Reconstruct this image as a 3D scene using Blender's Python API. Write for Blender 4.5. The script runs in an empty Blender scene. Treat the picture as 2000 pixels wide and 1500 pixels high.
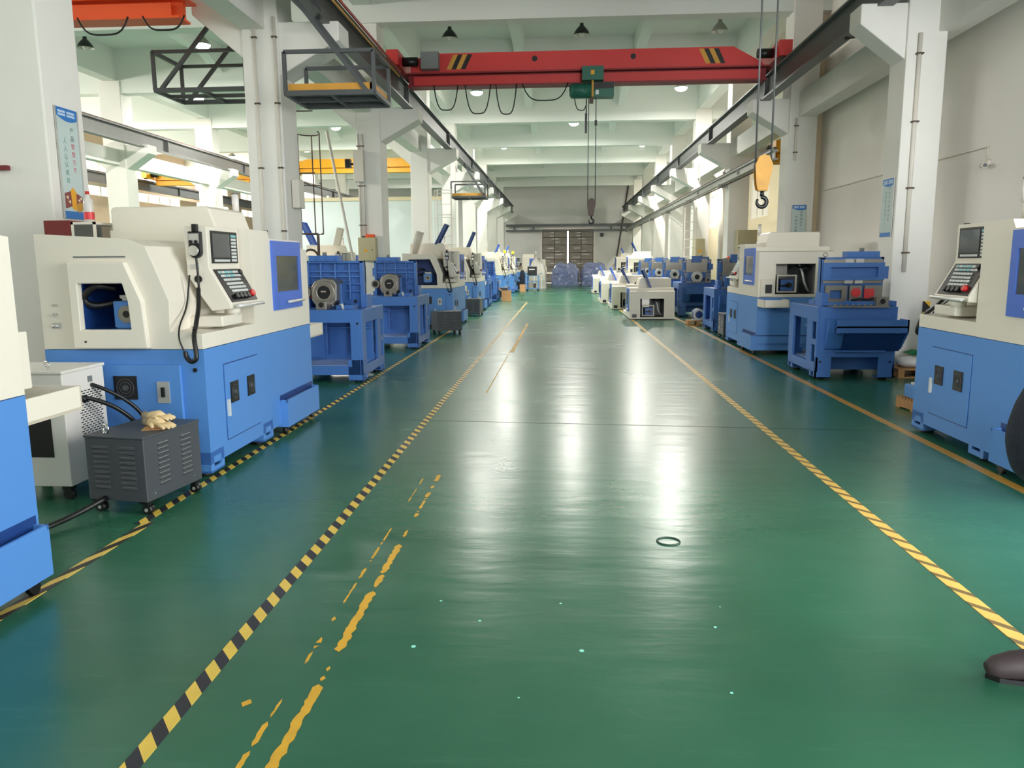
import bpy, bmesh, math, random
from mathutils import Vector, Matrix
random.seed(7)
D = bpy.data
SC = bpy.context.scene
COL = SC.collection
PI = math.pi

# ------------------------------------------------------------------ camera, world, exposure
cam_d = D.cameras.new('camera')
cam_d.sensor_width = 36.0
cam_d.lens = 36.0 * 1500.0 / 2000.0
cam_d.clip_end = 300
cam = D.objects.new('camera', cam_d)
COL.objects.link(cam)
R_ = ((0.99794178, -0.00299383, 0.06405655), (0.0637313, 0.15702866, -0.98553555), (-0.00710819, 0.98758951, 0.15689627))
cam.matrix_world = Matrix(((R_[0][0], R_[0][1], R_[0][2], 0), (R_[1][0], R_[1][1], R_[1][2], 0), (R_[2][0], R_[2][1], R_[2][2], 1.55), (0, 0, 0, 1)))
SC.camera = cam
SC.view_settings.view_transform = 'Standard'
SC.view_settings.look = 'None'
SC.view_settings.exposure = 0.70
SC.view_settings.gamma = 1.0
SC.view_settings.use_curve_mapping = False
W = D.worlds.new('sky')
SC.world = W
W.use_nodes = True
W.node_tree.nodes['Background'].inputs[0].default_value = (0.80, 0.90, 1.0, 1)
W.node_tree.nodes['Background'].inputs[1].default_value = 1.6
SC.cycles.max_bounces = 7
SC.cycles.diffuse_bounces = 5
SC.cycles.glossy_bounces = 4
SC.cycles.transmission_bounces = 4
SC.cycles.sample_clamp_indirect = 6.0


def area_light(name, loc, rot, sx, sy, power, color=(1, 1, 1), spread=PI):
    ld = D.lights.new(name, 'AREA')
    ld.shape = 'RECTANGLE'
    ld.size, ld.size_y, ld.energy, ld.color, ld.spread = sx, sy, power, color, spread
    o = D.objects.new(name, ld)
    o.location, o.rotation_euler = loc, rot
    COL.objects.link(o)
    return o


# daylight through the two big goods doors behind and to the right of the camera
area_light('daylight_side_door', (6.1, 2.4, 2.2), (0, math.radians(90), 0), 3.9, 4.4, 370, (1.0, 0.98, 0.95))
area_light('daylight_rear_door', (3.4, -5.2, 2.3), (math.radians(90), 0, 0), 3.2, 4.2, 110, (0.97, 0.99, 1.0), 1.15)
# daylight through the window bands of the far left wall and of the right bay, plus two added fill lights
area_light('daylight_left_windows', (-19.9, 32.0, 5.9), (0, math.radians(-86), 0), 0.9, 36.0, 640, (1.0, 0.97, 0.92))
area_light('left_fill_light_near', (-19.9, 7.5, 5.9), (0, math.radians(-86), 0), 0.9, 16.0, 900, (1.0, 0.96, 0.91))  # unseen near source, added to brighten the right wall
area_light('rear_fill_light', (1.9, -5.1, 5.75), (math.radians(90), 0, 0), 6.4, 1.3, 90, (0.98, 0.99, 1.0))  # unseen high source, added to brighten the beam and column faces
area_light('daylight_right_windows', (9.4, 36.0, 4.6), (0, math.radians(84), 0), 1.8, 34.0, 170, (1.0, 0.98, 0.94))

LAMP_POWER = 145.0


# ------------------------------------------------------------------ helpers
def lin(c):
    c = c / 255.0
    return c / 12.92 if c <= 0.04045 else ((c + 0.055) / 1.055) ** 2.4


MATS = {}


def mat(name, rgb=(200, 200, 200), rough=0.5, metal=0.0, emit=None, alpha=1.0, var=0.0, vscale=4.0, bump=0.0, bscale=30.0, spec=0.5, trans=0.0, coat=0.0):
    if name in MATS:
        return MATS[name]
    m = D.materials.new(name)
    m.use_nodes = True
    nt = m.node_tree
    b = nt.nodes['Principled BSDF']
    col = (lin(rgb[0]), lin(rgb[1]), lin(rgb[2]), 1)
    b.inputs['Base Color'].default_value = col
    b.inputs['Roughness'].default_value = rough
    b.inputs['Metallic'].default_value = metal
    b.inputs['Specular IOR Level'].default_value = spec
    b.inputs['Coat Weight'].default_value = coat
    if alpha < 1:
        b.inputs['Alpha'].default_value = alpha
    if trans:
        b.inputs['Transmission Weight'].default_value = trans
    if emit:
        b.inputs['Emission Color'].default_value = (lin(emit[0]), lin(emit[1]), lin(emit[2]), 1)
        b.inputs['Emission Strength'].default_value = emit[3]
    if var or bump:
        tc = nt.nodes.new('ShaderNodeTexCoord')
        nz = nt.nodes.new('ShaderNodeTexNoise')
        nz.inputs['Scale'].default_value = vscale
        nz.inputs['Detail'].default_value = 5
        nt.links.new(tc.outputs['Object'], nz.inputs['Vector'])
        if var:
            mx = nt.nodes.new('ShaderNodeMix')
            mx.data_type = 'RGBA'
            mx.inputs[6].default_value = tuple(max(0, c * (1 - var)) for c in col[:3]) + (1,)
            mx.inputs[7].default_value = tuple(min(1, c * (1 + var)) for c in col[:3]) + (1,)
            nt.links.new(nz.outputs[0], mx.inputs[0])
            nt.links.new(mx.outputs[2], b.inputs['Base Color'])
        if bump:
            n2 = nt.nodes.new('ShaderNodeTexNoise')
            n2.inputs['Scale'].default_value = bscale
            n2.inputs['Detail'].default_value = 3
            nt.links.new(tc.outputs['Object'], n2.inputs['Vector'])
            bp = nt.nodes.new('ShaderNodeBump')
            bp.inputs['Strength'].default_value = bump
            bp.inputs['Distance'].default_value = 0.02
            nt.links.new(n2.outputs[0], bp.inputs['Height'])
            nt.links.new(bp.outputs[0], b.inputs['Normal'])
    MATS[name] = m
    return m


def stripe_mat(name, c1, c2, period, duty, slant, axis_xy=True, rough=0.45, var=0.15):
    """diagonal two-colour tape; axis_xy: stripes along Y with X slant (floor), else along Z with X+Y slant"""
    m = D.materials.new(name)
    m.use_nodes = True
    nt = m.node_tree
    b = nt.nodes['Principled BSDF']
    b.inputs['Roughness'].default_value = rough
    tc = nt.nodes.new('ShaderNodeTexCoord')
    sp = nt.nodes.new('ShaderNodeSeparateXYZ')
    nt.links.new(tc.outputs['Object'], sp.inputs[0])

    def mth(op, a, bb=None):
        n = nt.nodes.new('ShaderNodeMath')
        n.operation = op
        for i, q in enumerate((a, bb)):
            if q is None:
                continue
            if isinstance(q, (int, float)):
                n.inputs[i].default_value = q
            else:
                nt.links.new(q, n.inputs[i])
        return n.outputs[0]
    if axis_xy:
        s = mth('ADD', sp.outputs[1], mth('MULTIPLY', sp.outputs[0], slant))
    else:
        s = mth('ADD', sp.outputs[2], mth('MULTIPLY', mth('ADD', sp.outputs[0], sp.outputs[1]), slant))
    f = mth('FRACT', mth('DIVIDE', s, period))
    t = mth('LESS_THAN', f, duty)
    nz = nt.nodes.new('ShaderNodeTexNoise')
    nz.inputs['Scale'].default_value = 9
    nt.links.new(tc.outputs['Object'], nz.inputs['Vector'])
    mx = nt.nodes.new('ShaderNodeMix')
    mx.data_type = 'RGBA'
    mx.inputs[6].default_value = (lin(c1[0]), lin(c1[1]), lin(c1[2]), 1)
    mx.inputs[7].default_value = (lin(c2[0]), lin(c2[1]), lin(c2[2]), 1)
    nt.links.new(t, mx.inputs[0])
    hs = nt.nodes.new('ShaderNodeHueSaturation')
    nt.links.new(mx.outputs[2], hs.inputs['Color'])
    nt.links.new(mth('ADD', mth('MULTIPLY', nz.outputs[0], var * 2), 1 - var), hs.inputs['Value'])
    nt.links.new(hs.outputs[0], b.inputs['Base Color'])
    MATS[name] = m
    return m


SPLIT_NAMES = {'support_feet': 'support_foot', 'bed_feet': 'bed_foot', 'sockets': 'socket', 'keys': 'key_row', 'glass_panes': 'glass_pane'}


class MB:
    """collects shapes and links them as ONE mesh object"""

    def __init__(s, mat_default=None, T=None):
        s.v, s.f, s.mi, s.sm, s.mats = [], [], [], [], []
        s.T = T
        s.d = mat_default

    def _m(s, m):
        m = m or s.d
        if m not in s.mats:
            s.mats.append(m)
        return s.mats.index(m)

    def add(s, vs, fs, m=None, smooth=False):
        o = len(s.v)
        for p in vs:
            p = Vector(p)
            s.v.append(s.T @ p if s.T else p)
        k = s._m(m)
        for f in fs:
            s.f.append([i + o for i in f])
            s.mi.append(k)
            s.sm.append(smooth)
        return s

    def box(s, x0, x1, y0, y1, z0, z1, m=None):
        vs = [(x, y, z) for x in (x0, x1) for y in (y0, y1) for z in (z0, z1)]
        return s.add(vs, [(0, 1, 3, 2), (4, 6, 7, 5), (0, 4, 5, 1), (2, 3, 7, 6), (0, 2, 6, 4), (1, 5, 7, 3)], m)

    def cbox(s, c, sx, sy, sz, rot=None, m=None):
        R = rot or Matrix.Identity(3)
        vs = [Vector(c) + R @ Vector((x * sx / 2, y * sy / 2, z * sz / 2)) for x in (-1, 1) for y in (-1, 1) for z in (-1, 1)]
        return s.add(vs, [(0, 1, 3, 2), (4, 6, 7, 5), (0, 4, 5, 1), (2, 3, 7, 6), (0, 2, 6, 4), (1, 5, 7, 3)], m)

    def prism(s, poly, axis, a, b, m=None):
        n = len(poly)

        def P(p, t):
            return {'x': (t, p[0], p[1]), 'y': (p[0], t, p[1]), 'z': (p[0], p[1], t)}[axis]
        vs = [P(p, a) for p in poly] + [P(p, b) for p in poly]
        fs = [tuple(range(n)), tuple(range(2 * n - 1, n - 1, -1))] + [(i, (i + 1) % n, n + (i + 1) % n, n + i) for i in range(n)]
        return s.add(vs, fs, m)

    def cyl(s, p0, p1, r, r2=None, n=16, m=None, smooth=True):
        p0, p1 = Vector(p0), Vector(p1)
        r2 = r if r2 is None else r2
        d = (p1 - p0).normalized()
        a = d.orthogonal().normalized()
        b = d.cross(a)
        ring = [a * math.cos(2 * PI * i / n) + b * math.sin(2 * PI * i / n) for i in range(n)]
        vs = [p0 + q * r for q in ring] + [p1 + q * r2 for q in ring]
        s.add(vs, [(i, (i + 1) % n, n + (i + 1) % n, n + i) for i in range(n)], m, smooth)
        s.add([p0 + q * r for q in ring], [tuple(range(n - 1, -1, -1))], m)
        s.add([p1 + q * r2 for q in ring], [tuple(range(n))], m)
        return s

    def ring(s, c, d, r0, r1, h, n=24, m=None):
        """flat annular ring with a hole, axis d, from c to c+d*h"""
        c, d = Vector(c), Vector(d).normalized()
        a = d.orthogonal().normalized()
        b = d.cross(a)
        q = [a * math.cos(2 * PI * i / n) + b * math.sin(2 * PI * i / n) for i in range(n)]
        vs = [c + t * r0 for t in q] + [c + t * r1 for t in q] + [c + d * h + t * r1 for t in q] + [c + d * h + t * r0 for t in q]
        fs = []
        for k in range(4):
            for i in range(n):
                fs.append((k * n + i, k * n + (i + 1) % n, ((k + 1) % 4) * n + (i + 1) % n, ((k + 1) % 4) * n + i))
        return s.add(vs, fs, m, False)

    def tube(s, pts, r, n=8, m=None, closed=False):
        pts = [Vector(p) for p in pts]
        N = len(pts)
        rr = r if isinstance(r, (list, tuple)) else [r] * N
        up = None
        vs = []
        for i in range(N):
            if closed:
                t = pts[(i + 1) % N] - pts[i - 1]
            else:
                t = pts[min(i + 1, N - 1)] - pts[max(i - 1, 0)]
            t.normalize()
            if up is None:
                up = t.orthogonal().normalized()
            else:
                up = (up - t * up.dot(t))
                if up.length < 1e-6:
                    up = t.orthogonal()
                up.normalize()
            bb = t.cross(up)
            vs += [pts[i] + (up * math.cos(2 * PI * k / n) + bb * math.sin(2 * PI * k / n)) * rr[i] for k in range(n)]
        fs = []
        for i in range(N if closed else N - 1):
            j = (i + 1) % N
            fs += [(i * n + k, i * n + (k + 1) % n, j * n + (k + 1) % n, j * n + k) for k in range(n)]
        s.add(vs, fs, m, True)
        if not closed:
            s.add(vs[:n], [tuple(range(n - 1, -1, -1))], m)
            s.add(vs[-n:], [tuple(range(n))], m)
        return s

    def torus(s, c, d, R, r, n=20, k=8, m=None):
        c, d = Vector(c), Vector(d).normalized()
        a = d.orthogonal().normalized()
        b = d.cross(a)
        return s.tube([c + (a * math.cos(2 * PI * i / n) + b * math.sin(2 * PI * i / n)) * R for i in range(n)], r, k, m, True)

    def lathe(s, c, prof, n=24, m=None):
        c = Vector(c)
        vs = []
        for (r, z) in prof:
            vs += [c + Vector((r * math.cos(2 * PI * i / n), r * math.sin(2 * PI * i / n), z)) for i in range(n)]
        fs = []
        for j in range(len(prof) - 1):
            fs += [(j * n + i, j * n + (i + 1) % n, (j + 1) * n + (i + 1) % n, (j + 1) * n + i) for i in range(n)]
        return s.add(vs, fs, m, True)

    def ellip(s, c, rx, ry, rz, n=16, k=10, m=None):
        vs, fs = [], []
        for j in range(k + 1):
            t = PI * j / k
            for i in range(n):
                a = 2 * PI * i / n
                vs.append((c[0] + rx * math.sin(t) * math.cos(a), c[1] + ry * math.sin(t) * math.sin(a), c[2] + rz * math.cos(t)))
        for j in range(k):
            fs += [(j * n + i, j * n + (i + 1) % n, (j + 1) * n + (i + 1) % n, (j + 1) * n + i) for i in range(n)]
        return s.add(vs, fs, m, True)

    def plate(s, axis, a0, a1, u0, u1, v0, v1, holes=(), m=None):
        """flat plate normal to axis with rectangular holes (u,v = the other two axes in xyz order)"""
        us = sorted({u0, u1} | {h for q in holes for h in q[:2] if u0 < h < u1})
        vs_ = sorted({v0, v1} | {h for q in holes for h in q[2:] if v0 < h < v1})

        def solid(i, j):
            if i < 0 or j < 0 or i >= len(us) - 1 or j >= len(vs_) - 1:
                return False
            cu, cv = (us[i] + us[i + 1]) / 2, (vs_[j] + vs_[j + 1]) / 2
            return not any(q[0] < cu < q[1] and q[2] < cv < q[3] for q in holes)

        def P(t, i, j):
            u, v = us[i], vs_[j]
            return {'x': (t, u, v), 'y': (u, t, v), 'z': (u, v, t)}[axis]
        V, F, idx = [], [], {}

        def g(k, i, j):
            if (k, i, j) not in idx:
                idx[(k, i, j)] = len(V)
                V.append(P((a0, a1)[k], i, j))
            return idx[(k, i, j)]
        for i in range(len(us) - 1):
            for j in range(len(vs_) - 1):
                if not solid(i, j):
                    continue
                F.append((g(0, i, j), g(0, i + 1, j), g(0, i + 1, j + 1), g(0, i, j + 1)))
                F.append((g(1, i, j), g(1, i, j + 1), g(1, i + 1, j + 1), g(1, i + 1, j)))
                for (di, dj, e0, e1) in ((-1, 0, (0, 0), (0, 1)), (1, 0, (1, 0), (1, 1)), (0, -1, (0, 0), (1, 0)), (0, 1, (0, 1), (1, 1))):
                    if not solid(i + di, j + dj):
                        F.append((g(0, i + e0[0], j + e0[1]), g(0, i + e1[0], j + e1[1]), g(1, i + e1[0], j + e1[1]), g(1, i + e0[0], j + e0[1])))
        return s.add(V, F, m)

    def build(s, name, parent=None, bevel=0.0, link=True):
        if parent is not None and link:
            ps = s.pieces()
            if len(ps) > 1:
                nm = SPLIT_NAMES.get(name) or (name[:-1] if name.endswith('s') and not name.endswith('ss') else name)
                return [p.build1(nm, parent, bevel, link) for p in ps][0]
        return s.build1(name, parent, bevel, link)

    def pieces(s):
        """far-apart pieces become parts of their own"""
        key = {}
        par = list(range(len(s.v)))

        def find(i):
            while par[i] != i:
                par[i] = par[par[i]]
                i = par[i]
            return i
        for i, v in enumerate(s.v):
            q = (round(v.x, 4), round(v.y, 4), round(v.z, 4))
            if q in key:
                par[find(i)] = find(key[q])
            else:
                key[q] = i
        for f in s.f:
            for i in f[1:]:
                par[find(i)] = find(f[0])
        isl = {}
        for i in range(len(s.v)):
            isl.setdefault(find(i), []).append(i)
        ks = list(isl)
        if len(ks) < 2 or len(ks) > 260:
            return [s]
        B = []
        for k in ks:
            P = [s.v[i] for i in isl[k]]
            lo = [min(p[a] for p in P) for a in range(3)]
            hi = [max(p[a] for p in P) for a in range(3)]
            B.append((lo, hi, max(hi[a] - lo[a] for a in range(3))))
        pp = list(range(len(ks)))

        def fp(i):
            while pp[i] != i:
                i = pp[i]
            return i
        for i in range(len(ks)):
            for j in range(i):
                g = math.sqrt(sum(max(0.0, B[i][0][a] - B[j][1][a], B[j][0][a] - B[i][1][a]) ** 2 for a in range(3)))
                if g <= max(.0199, .4999 * max(B[i][2], B[j][2])):
                    pp[fp(i)] = fp(j)
        grp = {}
        for i, k in enumerate(ks):
            grp.setdefault(fp(i), set()).add(k)
        if len(grp) < 2:
            return [s]
        out = []
        for g in grp.values():
            m = MB(s.d)
            m.mats = s.mats
            mp = {}
            for fi, f in enumerate(s.f):
                if find(f[0]) in g:
                    for i in f:
                        if i not in mp:
                            mp[i] = len(m.v)
                            m.v.append(s.v[i])
                    m.f.append([mp[i] for i in f])
                    m.mi.append(s.mi[fi])
                    m.sm.append(s.sm[fi])
            out.append(m)
        return out

    def build1(s, name, parent=None, bevel=0.0, link=True):
        me = D.meshes.new(name)
        me.from_pydata([tuple(v) for v in s.v], [], s.f)
        for m in s.mats:
            me.materials.append(m)
        me.polygons.foreach_set('material_index', s.mi)
        me.polygons.foreach_set('use_smooth', s.sm)
        bm = bmesh.new()
        bm.from_mesh(me)
        bmesh.ops.remove_doubles(bm, verts=bm.verts, dist=1e-5)
        bmesh.ops.recalc_face_normals(bm, faces=bm.faces)
        bm.to_mesh(me)
        bm.free()
        me.update()
        o = D.objects.new(name, me)
        if link:
            COL.objects.link(o)
        if parent:
            o.parent = parent
        if bevel:
            md = o.modifiers.new('bevel', 'BEVEL')
            md.width = bevel
            md.segments = 2
            md.limit_method = 'ANGLE'
            md.angle_limit = math.radians(40)
            md.harden_normals = False
        return o


def cut(o, cutter):
    """boolean-subtract a shape once and keep the plain mesh"""
    c = cutter.build('cutter_tmp')
    mods = [(m.type, m.width) for m in o.modifiers]
    o.modifiers.clear()
    md = o.modifiers.new('cut', 'BOOLEAN')
    md.operation, md.solver, md.object = 'DIFFERENCE', 'EXACT', c
    md.material_mode = 'TRANSFER'
    par = o.parent
    dg = bpy.context.evaluated_depsgraph_get()
    dg.update()
    me = D.meshes.new_from_object(o.evaluated_get(dg))
    o.modifiers.clear()
    me.name = o.name
    o.data = me
    D.objects.remove(c)
    for t, w in mods:
        b = o.modifiers.new('bevel', 'BEVEL')
        b.width, b.segments, b.limit_method, b.angle_limit = w, 2, 'ANGLE', math.radians(40)
    return o


def tag(o, label, cat, group=None):
    o['label'] = label
    o['category'] = cat
    if group:
        o['group'] = group
    return o


def thing(name, label, cat, loc=(0, 0, 0), rz=0.0, group=None):
    o = D.objects.new(name, None)
    COL.objects.link(o)
    o.location = loc
    o.rotation_euler = (0, 0, rz)
    o.empty_display_size = 0.1
    return tag(o, label, cat, group)


def struct(o):
    o['kind'] = 'structure'
    return o


def copy_tree(o, parent=None, tree=None):
    if tree is None:
        tree = {}
        for q in D.objects:
            if q.parent:
                tree.setdefault(q.parent.name, []).append(q)
    c = o.copy()
    COL.objects.link(c)
    if parent:
        c.parent = parent
    for ch in tree.get(o.name, []):
        copy_tree(ch, c, tree)
    return c


def place(proto, loc, rz, label, used=[]):
    if proto.name not in used:
        used.append(proto.name)
        o = proto
    else:
        o = copy_tree(proto)
    o.location = loc
    o.rotation_euler = (0, 0, rz)
    o['label'] = label
    return o


def text_mesh(mb_name, txt, size, m, loc, rot, parent=None, extrude=0.0):
    cu = D.curves.new(mb_name, 'FONT')
    cu.body = txt
    cu.size = size
    cu.align_x = 'CENTER'
    cu.align_y = 'CENTER'
    t = D.objects.new(mb_name, cu)
    COL.objects.link(t)
    dg = bpy.context.evaluated_depsgraph_get()
    dg.update()
    me = D.meshes.new_from_object(t.evaluated_get(dg))
    D.objects.remove(t)
    D.curves.remove(cu)
    me.name = mb_name
    me.materials.clear()
    me.materials.append(m)
    o = D.objects.new(mb_name, me)
    COL.objects.link(o)
    o.location, o.rotation_euler = loc, rot
    if parent:
        o.parent = parent
    return o


def arc(c, r, a0, a1, n, plane='xz'):
    out = []
    for i in range(n + 1):
        a = math.radians(a0 + (a1 - a0) * i / n)
        u, v = r * math.cos(a), r * math.sin(a)
        out.append({'xz': (c[0] + u, c[1], c[2] + v), 'yz': (c[0], c[1] + u, c[2] + v), 'xy': (c[0] + u, c[1] + v, c[2])}[plane])
    return out


def spline(pts, n=8):
    """Catmull-Rom through the points"""
    P = [Vector(p) for p in pts]
    P = [P[0] * 2 - P[1]] + P + [P[-1] * 2 - P[-2]]
    out = []
    for i in range(1, len(P) - 2):
        for k in range(n):
            t = k / n
            a, b, c, d = P[i - 1], P[i], P[i + 1], P[i + 2]
            out.append(0.5 * ((2 * b) + (c - a) * t + (2 * a - 5 * b + 4 * c - d) * t * t + (3 * b - a - 3 * c + d) * t ** 3))
    out.append(P[-2])
    return out


# ------------------------------------------------------------------ materials
WALL = mat('wall_plaster', (244, 240, 233), 0.75, var=0.04, vscale=1.2, bump=0.12, bscale=6)
CEIL = mat('ceiling_plaster', (232, 236, 231), 0.8, var=0.03, vscale=0.8)
CONC = mat('column_plaster', (238, 236, 230), 0.7, var=0.05, vscale=1.5, bump=0.1, bscale=8)
CREAM = mat('cream_wall', (236, 218, 186), 0.8, var=0.04)
BEIGEW = mat('tan_wall', (205, 180, 155), 0.8, var=0.05)
GREYW = mat('end_wall_plaster', (228, 226, 224), 0.8, var=0.05, vscale=0.6)
PANEL = mat('partition_panel', (226, 234, 236), 0.5)
WHITE = mat('white_machine_paint', (228, 222, 208), 0.42, var=0.02, bump=0.03, bscale=220)
BLUE = mat('blue_machine_paint', (84, 140, 210), 0.42, bump=0.04, bscale=220)
DBLUE = mat('blue_casting_paint', (66, 113, 184), 0.38, var=0.06, vscale=5, bump=0.05, bscale=60)
LIDB = mat('lilac_blue_paint', (74, 112, 205), 0.4)
NAVY = mat('deep_blue_paint', (28, 62, 125), 0.4)
BLACK = mat('black_plastic', (18, 18, 20), 0.4)
DGREY = mat('dark_grey_paint', (74, 77, 82), 0.42, bump=0.05, bscale=200)
MGREY = mat('grey_interior', (120, 122, 122), 0.5)
STEEL = mat('machined_steel', (150, 146, 138), 0.36, metal=0.75, var=0.1, vscale=12)
CHROME = mat('chrome', (225, 225, 225), 0.15, metal=1.0)
BARM = mat('satin_bar', (216, 214, 210), 0.3, metal=0.25)
SILVER = mat('silver_plate', (196, 196, 192), 0.35, metal=0.5)
RAILM = mat('runway_steel', (92, 95, 96), 0.42, metal=0.35, var=0.12, vscale=2)
FRAMEM = mat('painted_angle_iron', (78, 82, 84), 0.5, var=0.1)
RUST = mat('brown_painted_steel', (84, 66, 60), 0.55, var=0.15)
RED = mat('crane_red_paint', (206, 54, 52), 0.45, var=0.08, vscale=1.5)
DRED = mat('crane_dark_red', (140, 30, 36), 0.5, var=0.1)
ORANGE = mat('crane_orange_paint', (255, 96, 44), 0.45)
YEL = mat('crane_yellow_paint', (240, 172, 20), 0.45, var=0.06)
HOOKY = mat('worn_yellow_block', (196, 140, 34), 0.5, var=0.35, vscale=9)
GREENM = mat('hoist_green_paint', (38, 104, 86), 0.45, var=0.12)
WOODY = mat('yellow_plank', (206, 150, 58), 0.6, var=0.15)
CARD = mat('cardboard', (198, 152, 104), 0.8, var=0.1)
WOOD = mat('pallet_wood', (178, 132, 84), 0.75, var=0.2, vscale=6)
GLASS = mat('tinted_window_glass', (96, 102, 98), 0.08, alpha=0.55, coat=0.3)
SCREEN = mat('screen_glass', (84, 88, 92), 0.12, coat=0.5)
KEYS = mat('key_white', (206, 210, 208), 0.45)
KEYT = mat('key_teal', (130, 196, 200), 0.45)
REDP = mat('red_plastic', (206, 40, 40), 0.4)
PINKR = mat('red_cover_film', (220, 60, 66), 0.4)
OLIVE = mat('beige_cabinet_paint', (196, 186, 150), 0.5)
MAROON = mat('maroon_paint', (116, 36, 38), 0.5)
PIPE = mat('white_pipe_paint', (224, 218, 206), 0.5)
GATE = mat('old_gate_steel', (150, 142, 132), 0.55, metal=0.2, var=0.22, vscale=3)
TARP = mat('blue_shrink_wrap', (150, 160, 200), 0.14, alpha=0.75, var=0.45, vscale=5, coat=.4)  # strong tone variation paints crumpled highlights and dark folds
CLEARP = mat('milky_plastic_sheet', (206, 204, 196), 0.35, alpha=0.85, var=0.08)
TEALC = mat('teal_cloth', (92, 152, 178), 0.8)
GREENC = mat('green_cloth', (30, 120, 70), 0.8)
BAGW = mat('white_bag_film', (228, 226, 222), 0.5, bump=0.5, bscale=12)
YELB = mat('yellow_beacon', (250, 236, 30), 0.4, emit=(250, 236, 30, 0.25))
TANC = mat('tan_leather', (222, 196, 150), 0.75, var=0.1)
CONVEY = mat('pale_blue_grey_film', (150, 172, 214), 0.35)
GLOW = mat('lamp_glow', (255, 255, 250), 0.4, emit=(255, 250, 238, 30.0))
PANE = mat('daylit_pane', (255, 244, 226), 0.4, emit=(255, 236, 208, 1.5))
PANE2 = mat('dim_daylit_pane', (190, 184, 170), 0.4, emit=(214, 206, 190, 0.35))
SKYGAP = mat('daylight_gap', (255, 250, 240), 0.5, emit=(255, 248, 236, 1.6))
SHADEK = mat('black_lamp_shade', (30, 32, 34), 0.35)
SHADEG = mat('grey_lamp_shade', (150, 150, 142), 0.4)
SHADEI = mat('lamp_shade_inside', (215, 215, 205), 0.4)
POSTER = mat('poster_pale_teal', (196, 214, 212), 0.45)
POSTB = mat('poster_blue', (40, 120, 200), 0.45)
POSTW = mat('poster_white', (238, 242, 244), 0.45)
INK = mat('poster_dark_ink', (70, 88, 92), 0.5)
INKR = mat('poster_red_ink', (206, 84, 104), 0.5)
INKG = mat('poster_green_ink', (60, 140, 128), 0.5)
MAPM = mat('poster_picture_red', (140, 70, 66), 0.5)
OLDY = mat('worn_yellow_paint', (222, 170, 50), 0.55, var=0.2, vscale=14)
LINEY = mat('ochre_line_paint', (190, 140, 58), 0.35, var=0.2, vscale=5)
SEAM = mat('seam_dark', (30, 60, 48), 0.5)
GLINT = mat('pale_teal_glint', (150, 235, 215), 0.4)
COATN = mat('navy_coat_cloth', (26, 32, 46), 0.9, var=0.2, vscale=20, bump=0.4, bscale=60)
TROUS = mat('dark_trouser_cloth', (36, 38, 46), 0.9)
SHOE = mat('brown_grey_shoe', (66, 54, 56), 0.6)
SKIN = mat('skin', (205, 160, 135), 0.55)
HAIR = mat('black_hair', (18, 16, 15), 0.6)
TAPE_L = stripe_mat('tape_black_yellow', (46, 46, 52), (232, 196, 84), 0.158, 0.5, 1.26)
TAPE_R = stripe_mat('tape_yellow_brown', (232, 190, 96), (126, 104, 60), 0.17, 0.32, 1.2)
TAPE_N = stripe_mat('tape_reverse_slant', (52, 50, 46), (224, 192, 96), 0.30, 0.5, -3.2)
HAZ = stripe_mat('hazard_yellow_black', (34, 34, 34), (244, 190, 40), 0.30, 0.5, 1.0, axis_xy=False)
HAZC = stripe_mat('girder_hazard', (30, 28, 28), (216, 160, 50), 0.24, 0.5, 0.0)

# glossy green epoxy floor
FLOOR = D.materials.new('green_epoxy_floor')
FLOOR.use_nodes = True
nt = FLOOR.node_tree
b = nt.nodes['Principled BSDF']
tc = nt.nodes.new('ShaderNodeTexCoord')
n1 = nt.nodes.new('ShaderNodeTexNoise')
n1.inputs['Scale'].default_value = 0.55
n1.inputs['Detail'].default_value = 3
n1.inputs['Roughness'].default_value = 0.62
nt.links.new(tc.outputs['Object'], n1.inputs['Vector'])
rmp = nt.nodes.new('ShaderNodeValToRGB')
rmp.color_ramp.elements[0].position = 0.3
rmp.color_ramp.elements[1].position = 0.72
rmp.color_ramp.elements[0].color = (lin(34), lin(92), lin(68), 1)
rmp.color_ramp.elements[1].color = (lin(56), lin(114), lin(88), 1)
nt.links.new(n1.outputs[0], rmp.inputs[0])
# fine pale scuffs, long across the aisle
mpv = nt.nodes.new('ShaderNodeMapping')
mpv.inputs['Scale'].default_value = (1.2, 9.0, 1.0)
nt.links.new(tc.outputs['Object'], mpv.inputs['Vector'])
n2 = nt.nodes.new('ShaderNodeTexNoise')
n2.inputs['Scale'].default_value = 1.6
n2.inputs['Detail'].default_value = 10
n2.inputs['Roughness'].default_value = 0.7
nt.links.new(mpv.outputs[0], n2.inputs['Vector'])
r2 = nt.nodes.new('ShaderNodeValToRGB')
r2.color_ramp.elements[0].position = 0.56
r2.color_ramp.elements[1].position = 0.78
r2.color_ramp.elements[0].color = (0, 0, 0, 1)
r2.color_ramp.elements[1].color = (0.09, 0.09, 0.09, 1)
nt.links.new(n2.outputs[0], r2.inputs[0])
mx = nt.nodes.new('ShaderNodeMix')
mx.data_type = 'RGBA'
mx.inputs[7].default_value = (lin(124), lin(166), lin(146), 1)
nt.links.new(r2.outputs[0], mx.inputs[0])
nt.links.new(rmp.outputs[0], mx.inputs[6])
nt.links.new(mx.outputs[2], b.inputs['Base Color'])
rr = nt.nodes.new('ShaderNodeMapRange')
rr.inputs[3].default_value = 0.22
rr.inputs[4].default_value = 0.31
nt.links.new(n1.outputs[0], rr.inputs[0])
nt.links.new(rr.outputs[0], b.inputs['Roughness'])
b.inputs['Specular IOR Level'].default_value = 0.62
mp3 = nt.nodes.new('ShaderNodeMapping')
mp3.inputs['Scale'].default_value = (0.8, 2.6, 1.0)
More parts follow.
